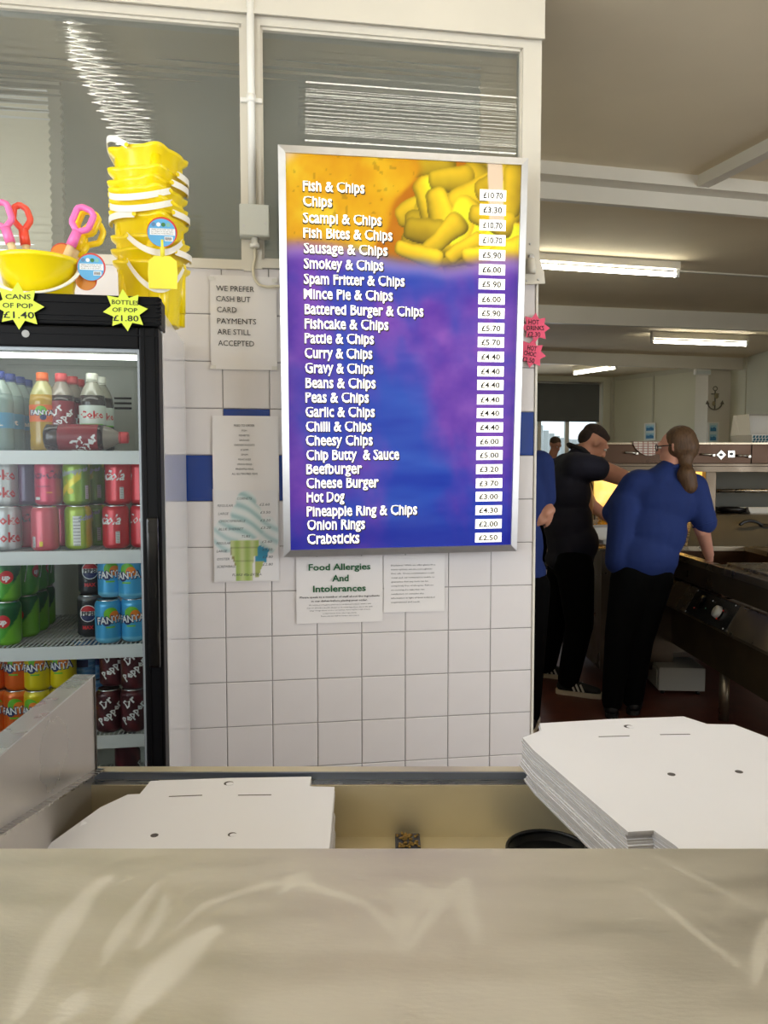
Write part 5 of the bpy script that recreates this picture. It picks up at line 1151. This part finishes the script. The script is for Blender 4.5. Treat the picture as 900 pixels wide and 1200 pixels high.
t.location = vs[0]; MB().add([tuple(Vector(v)-Vector(vs[0])) for v in vs], fs, 0, True).build('cloth', mtw, t)
# chips in the lit scuttle, mesh basket, boxes by the man
m_chip = pm('fried_chips', (240, 180, 50), .5, noise=.15, nscale=30)
t = thing('chip_pile', 'heap of golden chips in the lit cabinet beside the man', 'chips', (1.66, 5.60, .95))
mb = MB()
for _ in range(150):
    a_ = rng.uniform(0, 6.3); r_ = rng.rand()**.5; p = Vector((math.cos(a_)*r_*.13, math.sin(a_)*r_*.07, .02+.16*(1-r_)*rng.uniform(.6, 1))); d_ = Vector(rng.normal(size=3)).normalized()*.032
    mb.tube([p-d_, p+d_], .006, 4)
o = mb.build('chips', m_chip, t); o['kind'] = 'stuff'
t = thing('fry_basket', 'wire mesh frying basket with a black handle on the serving ledge', 'basket', (1.52, 5.22, .922))
mb = MB()
for k in range(9):
    mb.tube([(-.08+.02*k, -.09, 0), (-.08+.02*k, .09, 0)], .0018, 4); mb.tube([(-.08+.02*k, -.09, 0), (-.09+.0225*k, -.10, .12)], .0018, 4); mb.tube([(-.08, -.09+.0225*k, 0), (.08, -.09+.0225*k, 0)], .0018, 4); mb.tube([(.08, -.09+.0225*k, 0), (.09, -.1+.025*k, .12)], .0018, 4); mb.tube([(-.08, -.09+.0225*k, 0), (-.09, -.1+.025*k, .12)], .0018, 4)
for z in (.04, .08, .12): s_ = .08+z*.083; mb.tube([(-s_, -s_-.01, z), (s_, -s_-.01, z), (s_, s_+.01, z), (-s_, s_+.01, z)], .0024, 5, closed=True)
mb.build('wire_mesh', m_rs, t)
mb = MB(); mb.tube([(0, -.09, .11), (0, -.16, .16), (0, -.25, .17)], .008, 8); mb.build('basket_handle', m_black, t)
def tray(label, loc, rz, w_, d_, h_, name='food_tray', tilt=0):
    t = thing(name, label, 'food tray', loc, rot=(tilt, 0, rz)); k = .8
    MB().add([(-w_*k, -d_*k, 0), (w_*k, -d_*k, 0), (w_*k, d_*k, 0), (-w_*k, d_*k, 0), (-w_, -d_, h_), (w_, -d_, h_), (w_, d_, h_), (-w_, d_, h_), (-w_*1.08, -d_*1.08, h_), (w_*1.08, -d_*1.08, h_), (w_*1.08, d_*1.08, h_), (-w_*1.08, d_*1.08, h_)],
             [(0, 1, 2, 3), (0, 4, 5, 1), (1, 5, 6, 2), (2, 6, 7, 3), (3, 7, 4, 0), (4, 8, 9, 5), (5, 9, 10, 6), (6, 10, 11, 7), (7, 11, 8, 4)]).build('tray_body', m_wp, t); return t
tray('white food tray on the serving ledge beside the man', (1.47, 5.02, .95), .3, .075, .055, .03)
tray('white upright tray leaning beside the man, by the basket', (1.43, 5.08, 1.0), .2, .09, .06, .02, tilt=1.35)
tray('white foam tray behind the sloping lid at the right of the range', (2.86, 5.80, 1.102), 0, .14, .07, .04)
t = thing('black_ladle', 'black handled scoop lying on the sloping lid', 'scoop', (2.62, 5.50, 1.035), rot=(.55, 0, .15))
mb = MB(); mb.tube(smooth_path([(-.07, 0, 0), (-.03, .01, .022), (.04, .01, .024), (.1, -.01, 0)]), [.012]*19, 10); mb.build('scoop_handle', m_black, t)
MB().ell((.12, -.015, -.002), (.04, .03, .008)).build('scoop_bowl', m_black, t)
t = thing('black_frying_pan', 'black frying pan with steel rim on the compartment shelf', 'pan', (2.66, 5.86, 1.101))
MB().lathe([(.07, 0), (.10, .012), (.115, .04), (.118, .04), (.10, .008), (0, .008)], 28, cap=False).lathe([(0, 0), (.07, 0)], 28, cap=False).build('pan_body', m_black, t)
mb = MB(); mb.tube([(-.11, -.02, .035), (-.2, -.06, .05)], .009, 8); mb.build('pan_handle', m_black, t)
t = thing('white_utility_box', 'white metal utility box on the floor under the range', 'box', (1.80, 4.98, 0), -.08)
MB().box(-.03, .26, -.14, .16, .02, .17, ch=.006).build('box_body', pm('utility_white', (160, 158, 150), .5), t)
MB().box(-.036, -.03, -.11, .13, .04, .15, ch=.002).build('front_cover', pm('utility_white', (160, 158, 150), .5), t)
for x in (0, .22): 
    for yv in (-.12, .12): MB().lathe([(.014, 0), (.014, .022)], 10, M=Matrix.Translation((x, yv, 0))).build('foot', m_black, t)

# wall ornaments in the kitchen
p = at(837.5, 467, 12.22)
t = thing('anchor_ornament', 'small dark metal anchor ornament hung on the white pillar', 'ornament', tuple(p))
m_anch = pm('anchor_iron', (104, 98, 84), .5)
mb = MB(); mb.tube([(0, -.012, -.17), (0, -.012, .12)], .011, 8); mb.tube([(-.06, -.012, .07), (.06, -.012, .07)], .008, 8)
mb.tube([(.032*math.cos(k*PI/8), -.012, .155+.032*math.sin(k*PI/8)) for k in range(16)], .007, 6, closed=True); mb.tube([(.115*math.cos(q), -.012, -.055+.12*math.sin(q)) for q in np.linspace(PI+.1, 2*PI-.1, 13)], .011, 8)
for s_ in (-1, 1): mb.prism([(s_*.115-.03, -.09), (s_*.115+.03, -.09), (s_*.12, -.03)], .004, .016, M=RX)
mb.build('anchor_body', m_anch, t)
MB().ell((.02, -.02, .04), (.035, .012, .045)).ell((-.02, -.02, -.08), (.03, .012, .04)).build('rope_knot', pm('rope', (150, 140, 110), .8), t)
def frame(label, p, w_, h_, rz, cols):
    t = thing('picture_frame', label, 'picture', tuple(p), rz)
    mb = MB(); f = .018
    mb.box(-w_/2, w_/2, -.02, 0, -h_/2, -h_/2+f).box(-w_/2, w_/2, -.02, 0, h_/2-f, h_/2).box(-w_/2, -w_/2+f, -.02, 0, -h_/2+f, h_/2-f).box(w_/2-f, w_/2, -.02, 0, -h_/2+f, h_/2-f); mb.build('frame', m_wp, t)
    MB().box(-w_/2+f, w_/2-f, -.008, 0, -h_/2+f, h_/2-f).build('mount', pm('mount_pale', (206, 224, 228), .5), t)
    for zc in (h_*.22, -h_*.22):
        x = w_/2-f-.02; MB().box(-x, x, -.010, -.008, zc-h_*.16, zc+h_*.13).build('photo', pm('photo_sky', (150, 200, 220), .5), t)
        MB().add([(-x, -.0115, zc-h_*.16), (x, -.0115, zc-h_*.16), (x, -.0115, zc-h_*.02), (x*.3, -.0115, zc+h_*.05), (-x*.3, -.0115, zc), (-x, -.0115, zc+h_*.03)], [(0, 1, 2, 3, 4, 5)]).build('photo_sea', pm('photo_sea', (50, 120, 170), .5), t)
frame('white framed pair of blue seaside pictures on the white pillar', at(835.5, 507, 12.24), .17, .33, 0, None)
ps = p0.lerp(p1, .64); pz = at(762.5, 506, 13.3); q_ = sd.normalized()
tt_ = ((pz.x-p0.x)*q_.x+(pz.y-p0.y)*q_.y); r_ = ray(762.5, 506); # point on the slanted wall
nn_ = Vector((-q_.y, q_.x)); tq = (p0.x*nn_.x+p0.y*nn_.y)/(r_[0]*nn_.x+r_[1]*nn_.y)
frame('white framed pair of blue seaside pictures on the slanting wall, left of the pillar', (r_[0]*tq-.01, r_[1]*tq-.01, r_[2]*tq+EYE), .24, .31, sa_, None)

# ================================================================== PEOPLE
m_skin = pm('skin', (206, 148, 122), .5, noise=.05, nscale=14); m_skin.node_tree.nodes['Principled BSDF'].inputs['Subsurface Weight'].default_value = .06
m_skin2 = pm('skin_pink', (214, 156, 134), .5, noise=.04, nscale=14)
m_trs = pm('black_trousers', (9, 9, 10), .95, spec=.1, noise=.1, nscale=20)
def hand(w_, fwd, up, s_=1.0, curl=.5, side=1):
    """palm plus four fingers and a thumb; fwd = along the fingers, up = back of the hand"""
    w_ = Vector(w_); f = Vector(fwd).normalized(); u = (Vector(up)-f*Vector(up).dot(f)).normalized(); r = f.cross(u)*side
    out = [('c', w_, .026*s_, w_+f*.03*s_, .027*s_)]
    for k in range(4):
        o = (k-1.5)*.019*s_; L = (.078, .088, .083, .066)[k]*s_; b_ = w_+f*.078*s_+r*o
        out.append(('c', w_+f*.02*s_+r*o*.8, .014*s_, b_, .0115*s_))
        m1 = b_+(f*math.cos(curl*.6)-u*math.sin(curl*.6))*L*.45; m2 = m1+(f*math.cos(curl*1.5)-u*math.sin(curl*1.5))*L*.32; m3 = m2+(f*math.cos(curl*2.3)-u*math.sin(curl*2.3))*L*.25
        out += [('c', b_, .0098*s_, m1, .009*s_), ('c', m1, .009*s_, m2, .0082*s_), ('c', m2, .0082*s_, m3, .007*s_)]
    tb = w_+f*.02*s_-r*.028*s_; t1 = tb+(f*.7-r*.7-u*.25).normalized()*.036*s_; t2 = t1+(f*.92-r*.2-u*.4).normalized()*.032*s_
    out += [('c', tb, .0145*s_, t1, .0115*s_), ('c', t1, .0115*s_, t2, .0092*s_)]
    return out
def head(c, yaw, pitch=0, s_=1.0, roll=0):
    """skull, jaw, nose, ears, brow, lips; faces local -y turned by yaw"""
    M_ = Matrix.Rotation(yaw, 3, 'Z') @ Matrix.Rotation(pitch, 3, 'X') @ Matrix.Rotation(roll, 3, 'Y'); c = Vector(c); g = lambda x, y_, z: c+M_ @ Vector((x*s_, y_*s_, z*s_))
    e = lambda p, r: ('e', g(*p), tuple(q*s_ for q in r), M_)
    P_ = [e((0, .012, .02), (.075, .095, .088)), e((0, -.02, -.035), (.058, .068, .07)), e((0, -.045, -.083), (.03, .032, .024)), ('c', g(0, -.088, .018), .009*s_, g(0, -.106, -.02), .013*s_), e((0, -.097, -.024), (.018, .012, .009)),
          e((-.032, -.078, .02), (.018, .01, .008)), e((.032, -.078, .02), (.018, .01, .008)), e((0, -.083, .034), (.05, .014, .008)), e((0, -.082, -.051), (.024, .012, .0055)), e((0, -.08, -.062), (.02, .012, .006))]
    for s in (-1, 1): P_ += [e((s*.077, .012, -.005), (.009, .019, .030)), e((s*.079, .008, .014), (.009, .015, .014))]
    return P_, g, M_
def eyes(g, M_, t, s_=1.0):
    for s in (-1, 1):
        mb = MB(); mb.ell(g(s*.031, -.079, .008), (.0125*s_, .0125*s_, .008*s_), 0, 12, M_); mb.build('eye', pm('eye_white', (232, 228, 222), .2), t)
def shoe(t, heel, ang, label=None, stripes=True):
    """trainer: sole, upper and side stripes; heel point, toe direction angle"""
    M_ = Matrix.Translation(heel) @ Matrix.Rotation(ang, 4, 'Z')
    pr = [(-.02, .03), (.02, .038), (.08, .036), (.15, .044), (.21, .046), (.255, .036), (.275, .015)]
    out = pr+[(x, -y_) for x, y_ in pr[::-1]]; out = [(-.028, -.015)][:0]+out+[(-.030, -.012), (-.030, .012)]
    sl = MB().prism(out, .0, .028, M=M_).build('shoe_sole', pm('sole_cream', (222, 208, 186), .6) if stripes else pm('sole_black', (18, 18, 18), .6), t)
    prims = [('c', M_ @ Vector((.01, 0, .05)), .036, M_ @ Vector((.12, 0, .05)), .038), ('c', M_ @ Vector((.12, 0, .05)), .037, M_ @ Vector((.225, 0, .036)), .029), ('c', M_ @ Vector((.02, 0, .06)), .036, M_ @ Vector((.02, 0, .10)), .036)]
    up_ = blob('shoe_upper', prims, pm('shoe_black', (24, 24, 26), .6), t, .008, 2)
    if stripes:
        for k in range(3):
            for s in (-1, 1):
                mb = MB(); x0 = .085+.028*k; mb.box(-.006, .006, -.002, .002, -.026, .026, M=M_ @ Matrix.Translation((x0, s*.0385, .055)) @ Matrix.Rotation(-.5, 4, 'Y') @ Matrix.Rotation(s*.25, 4, 'X')); mb.build('shoe_stripe', pm('stripe_white', (220, 216, 208), .6), up_)
V = Vector

# ---- woman in the blue polo shirt, seen from behind, reaching into the pan
WB = V((1.42, 4.40, 0)); t = thing('person', 'person with a brown ponytail, glasses and blue polo shirt, leaning over the fryer', 'person', WB)
def L(x, y_, z): return V((x, y_, z))-WB
hp, g_, Mh = head(L(1.70, 4.50, 1.565), math.radians(-122), .10, .98)
sk = hp+[('c', L(1.69, 4.50, 1.50), .054, L(1.66, 4.47, 1.40), .058), ('e', L(1.60, 4.46, 1.24), (.17, .10, .2)), ('e', L(1.50, 4.44, .92), (.15, .10, .2))]
sk += [('c', L(1.45, 4.46, 1.34), .055, L(1.36, 4.52, 1.14), .043), ('c', L(1.36, 4.52, 1.14), .042, L(1.42, 4.72, .99), .030)]+hand(L(1.43, 4.74, .985), (.3, 1, -.25), (0, .2, 1), .92, .7, -1)
sk += [('c', L(1.79, 4.48, 1.32), .058, L(1.855, 4.46, 1.085), .046), ('c', L(1.855, 4.46, 1.085), .044, L(1.955, 4.60, .925), .031)]+hand(L(1.965, 4.615, .912), (.25, .5, -.8), (-.6, .3, .4), .92, .8, 1)
blob('body', sk, m_skin2, t, .0085, 3)
eyes(g_, Mh, t)
blue = pm('blue_polo_cloth', (20, 45, 108), .85, noise=.06, nscale=10, bump=1.0, bscale=5)
sh = [('c', L(1.48, 4.47, 1.36), .082, L(1.78, 4.49, 1.33), .086), ('c', L(1.66, 4.49, 1.42), .078, L(1.60, 4.47, 1.36), .10), ('e', L(1.625, 4.47, 1.25), (.205, .125, .17)), ('e', L(1.575, 4.46, 1.08), (.19, .13, .2)), ('e', L(1.52, 4.45, .93), (.195, .14, .17)), ('c', L(1.44, 4.44, .87), .10, L(1.585, 4.45, .86), .105),
      ('c', L(1.36, 4.44, .90), .075, L(1.60, 4.43, .775), .07), ('c', L(1.40, 4.46, 1.22), .09, L(1.37, 4.44, .92), .085), ('c', L(1.46, 4.47, 1.35), .082, L(1.35, 4.51, 1.185), .068), ('c', L(1.80, 4.48, 1.33), .088, L(1.865, 4.455, 1.13), .070)]
polo = blob('polo_shirt', sh, blue, t, .012, 5)
MB().tube([g_(0, 0, 0)*0+L(1.675+.072*math.cos(q), 4.495+.065*math.sin(q), 1.452+.012*math.cos(q)) for q in np.linspace(0, 2*PI, 18)[:-1]], .014, 8, closed=True).build('collar', blue, polo)
for (cx, cy, cz), r0, dirv in (((1.866, 4.455, 1.122), .066, (.065, -.025, -.2)), ((1.348, 4.511, 1.178), .064, (-.11, .04, -.165))):
    q_ = along(V(dirv).normalized()); MB().tube([L(cx, cy, cz)+(q_ @ V((r0*math.cos(a_), r0*math.sin(a_), 0))) for a_ in np.linspace(0, 2*PI, 20)[:-1]], .0055, 6, closed=True).build('sleeve_band', blue, polo)
hair = pm('brown_hair', (92, 66, 42), .55, noise=.3, nscale=26, stretch=(3, 3, .6), bump=.5, bscale=50)
hb_ = [('e', g_(0, .034, .035), (.088, .092, .092), Mh), ('e', g_(0, .065, .0), (.08, .07, .085), Mh), ('e', g_(.03, .03, .0), (.058, .07, .07), Mh), ('c', g_(0, .06, -.02), .06, L(1.735, 4.43, 1.462), .036), ('c', L(1.735, 4.425, 1.455), .034, L(1.73, 4.40, 1.405), .052), ('c', L(1.73, 4.40, 1.405), .054, L(1.745, 4.395, 1.345), .048), ('c', L(1.745, 4.395, 1.345), .04, L(1.735, 4.40, 1.30), .02)]
blob('ponytail_hair', hb_, hair, t, .008, 2)
mb = MB(); mb.tube([L(1.735, 4.43, 1.46)+V((.038*math.cos(q), .03*math.sin(q), .012*math.sin(q))) for q in np.linspace(0, 2*PI, 14)[:-1]], .006, 6, closed=True); mb.build('hair_band', m_black, t)
mb = MB()
for s in (-1, 1):
    mb.tube([g_(s*.062, -.085, .014), g_(s*.077, -.05, .014), g_(s*.079, .005, .012)], .0034, 6)
    mb.tube([g_(s*(.034+.027*math.cos(q)), -.098, .008+.019*math.sin(q)) for q in np.linspace(0, 2*PI, 15)[:-1]], .003, 6, closed=True)
mb.tube([g_(-.008, -.1, .012), g_(.008, -.1, .012)], .003, 6); mb.build('glasses', m_black, t)
tr = [('c', L(1.44, 4.44, .84), .11, L(1.57, 4.45, .84), .115), ('c', L(1.43, 4.43, .80), .115, L(1.36, 4.40, .46), .082), ('c', L(1.36, 4.40, .46), .08, L(1.33, 4.40, .09), .062), ('c', L(1.57, 4.45, .80), .115, L(1.50, 4.45, .46), .085), ('c', L(1.50, 4.45, .46), .082, L(1.47, 4.47, .09), .064)]
blob('trousers', tr, m_trs, t, .014, 4)
shoe(t, L(1.32, 4.37, 0), 1.3, stripes=False); shoe(t, L(1.465, 4.44, 0), 1.2, stripes=False)

# ---- man in the dark navy polo shirt, in profile, bending over the ledge
MBs = V((1.24, 4.90, 0)); t = thing('person', 'person with short dark hair and navy polo shirt, head bowed, arm stretched to the range', 'person', MBs)
def L(x, y_, z): return V((x, y_, z))-MBs
hp, g_, Mh = head(L(1.345, 4.96, 1.60), math.radians(100), .62, 1.0)
sk = hp+[('c', L(1.30, 4.95, 1.56), .062, L(1.24, 4.93, 1.46), .068), ('e', L(1.20, 4.92, 1.22), (.14, .15, .24)), ('e', L(1.19, 4.9, .95), (.13, .14, .18))]
sk += [('c', L(1.29, 4.78, 1.455), .068, L(1.50, 4.84, 1.385), .054), ('c', L(1.50, 4.84, 1.385), .052, L(1.70, 5.04, 1.29), .035)]+hand(L(1.71, 5.05, 1.285), (.6, .6, -.3), (0, 0, 1), 1.0, .6, -1)
sk += [('c', L(1.26, 5.08, 1.40), .065, L(1.40, 5.22, 1.20), .048), ('c', L(1.40, 5.22, 1.20), .046, L(1.52, 5.16, 1.10), .033)]+hand(L(1.53, 5.15, 1.095), (.8, -.2, -.2), (0, 0, 1), 1.0, .9, 1)
blob('body', sk, m_skin, t, .0085, 3)
eyes(g_, Mh, t)
navy = pm('navy_polo_cloth', (22, 22, 40), .85, noise=.08, nscale=10, bump=1.0, bscale=5)
sh = [('c', L(1.20, 4.80, 1.45), .095, L(1.20, 5.06, 1.45), .095), ('c', L(1.25, 4.93, 1.51), .078, L(1.2, 4.92, 1.40), .12), ('e', L(1.17, 4.91, 1.28), (.15, .20, .18)), ('e', L(1.175, 4.90, 1.10), (.155, .19, .22)), ('e', L(1.205, 4.89, .97), (.165, .19, .16)), ('e', L(1.185, 4.89, .86), (.155, .18, .09)),
      ('c', L(1.24, 4.78, 1.45), .092, L(1.325, 4.785, 1.44), .080), ('c', L(1.25, 5.08, 1.41), .092, L(1.33, 5.16, 1.31), .076)]
polo = blob('polo_shirt', sh, navy, t, .012, 5)
MB().tube([L(1.25+.066*math.cos(q), 4.94+.07*math.sin(q), 1.56-.035*math.cos(q)) for q in np.linspace(0, 2*PI, 18)[:-1]], .014, 8, closed=True).build('collar', pm('black_collar', (14, 14, 18), .8), polo)
hair2 = pm('short_dark_hair', (48, 34, 26), .8, noise=.3, nscale=60, bump=.4, bscale=120)
blob('short_hair', [('e', g_(0, .018, .058), (.074, .092, .064), Mh), ('e', g_(0, .066, .012), (.064, .046, .062), Mh), ('e', g_(0, -.035, .080), (.05, .042, .026), Mh)], hair2, t, .007, 2)
tr = [('c', L(1.19, 4.80, .84), .125, L(1.19, 4.98, .84), .125), ('c', L(1.20, 4.79, .80), .12, L(1.235, 4.80, .46), .09), ('c', L(1.235, 4.80, .46), .088, L(1.18, 4.84, .10), .07), ('c', L(1.19, 5.0, .80), .12, L(1.16, 5.12, .46), .09), ('c', L(1.16, 5.12, .46), .088, L(1.12, 5.22, .10), .07)]
blob('trousers', tr, m_trs, t, .014, 4)
shoe(t, L(1.135, 4.86, 0), -.42); shoe(t, L(1.05, 5.27, 0), -.35)
# ---- person in blue at the end of the tiled wall, mostly hidden
PB = V((.74, 4.15, 0)); t = thing('person', 'person in a blue long sleeved top, mostly hidden behind the end of the tiled wall', 'person', PB)
def L(x, y_, z): return V((x, y_, z))-PB
hp, g_, Mh = head(L(.70, 4.12, 1.70), math.radians(150), 0, 1.0)
sk = hp+[('c', L(.70, 4.13, 1.62), .06, L(.71, 4.14, 1.50), .065), ('e', L(.71, 4.14, 1.2), (.13, .10, .3)), ('c', L(.85, 4.16, 1.42), .05, L(.865, 4.15, 1.28), .04), ('c', L(.865, 4.14, 1.27), .032, L(.885, 4.10, 1.225), .028)]+hand(L(.89, 4.09, 1.222), (-.75, -.2, -.5), (.5, -.8, .3), 1.0, .9, 1)+[('c', L(.5, 4.14, 1.42), .05, L(.48, 4.14, 1.15), .04)]+hand(L(.48, 4.14, 1.1), (0, -.3, -.9), (-1, 0, 0), 1, .6, -1)
blob('body', sk, m_skin, t, .009, 3); eyes(g_, Mh, t)
blob('long_sleeved_top', [('c', L(.57, 4.15, 1.46), .085, L(.82, 4.15, 1.45), .085), ('e', L(.70, 4.14, 1.28), (.18, .13, .22)), ('e', L(.70, 4.14, 1.02), (.165, .13, .24)), ('c', L(.835, 4.15, 1.46), .085, L(.868, 4.14, 1.285), .062), ('c', L(.55, 4.15, 1.44), .08, L(.49, 4.14, 1.18), .055), ('c', L(.65, 4.14, .9), .12, L(.76, 4.14, .88), .12)], blue, t, .012, 5)
blob('short_hair', [('e', g_(0, .02, .04), (.08, .092, .08), Mh)], hair2, t, .009, 2)
blob('trousers', [('c', L(.64, 4.14, .86), .12, L(.76, 4.14, .86), .12), ('c', L(.62, 4.14, .8), .11, L(.62, 4.14, .1), .06), ('c', L(.79, 4.14, .8), .115, L(.79, 4.15, .1), .07)], m_trs, t, .014, 4)
shoe(t, L(.62, 4.1, 0), 1.4); shoe(t, L(.79, 4.1, 0), 1.3)
# ---- person far off by the window
q_ = at(648, 540, 11.0); QB = V((q_.x, 11.0, 0)); t = thing('person', 'person with close cropped hair in a dark blue top, far off by the window', 'person', QB)
def L(x, y_, z): return V((x, y_, z))
hp, g_, Mh = head(L(.03, 0, 1.75), 0.5, .45, 1.0)
blob('body', hp+[('c', L(.02, 0, 1.68), .06, L(-.02, .02, 1.56), .065), ('e', L(-.04, .02, 1.25), (.13, .1, .25)), ('c', L(-.24, .02, 1.45), .05, L(-.26, .0, 1.18), .04), ('c', L(-.26, 0, 1.18), .04, L(-.2, -.2, 1.1), .03), ('c', L(.16, .02, 1.45), .05, L(.2, .0, 1.18), .04), ('c', L(.2, 0, 1.18), .04, L(.12, -.2, 1.1), .03)]+hand(L(-.19, -.21, 1.1), (.3, -1, 0), (0, 0, 1), 1, .6, 1)+hand(L(.115, -.21, 1.1), (-.3, -1, 0), (0, 0, 1), 1, .6, -1), m_skin, t, .012, 3)
eyes(g_, Mh, t)
blob('top', [('c', L(-.2, .02, 1.5), .09, L(.12, .02, 1.5), .09), ('e', L(-.04, .02, 1.32), (.19, .13, .22)), ('e', L(-.04, .02, 1.05), (.18, .13, .22)), ('c', L(-.23, .02, 1.47), .085, L(-.26, 0, 1.2), .06), ('c', L(.15, .02, 1.47), .085, L(.19, 0, 1.2), .06)], pm('dark_blue_cloth', (30, 48, 104), .8), t, .016, 4)
blob('short_hair', [('e', g_(0, .02, .045), (.078, .09, .075), Mh)], pm('greyish_hair', (96, 78, 60), .8), t, .01, 2)
blob('trousers', [('c', L(-.12, .02, .85), .11, L(.04, .02, .85), .11), ('c', L(-.13, .02, .8), .1, L(-.14, 0, .08), .06), ('c', L(.05, .02, .8), .1, L(.06, 0, .08), .06)], m_trs, t, .016, 4)
shoe(t, L(-.14, .02, 0), -1.5, stripes=False); shoe(t, L(.06, .02, 0), -1.5, stripes=False)
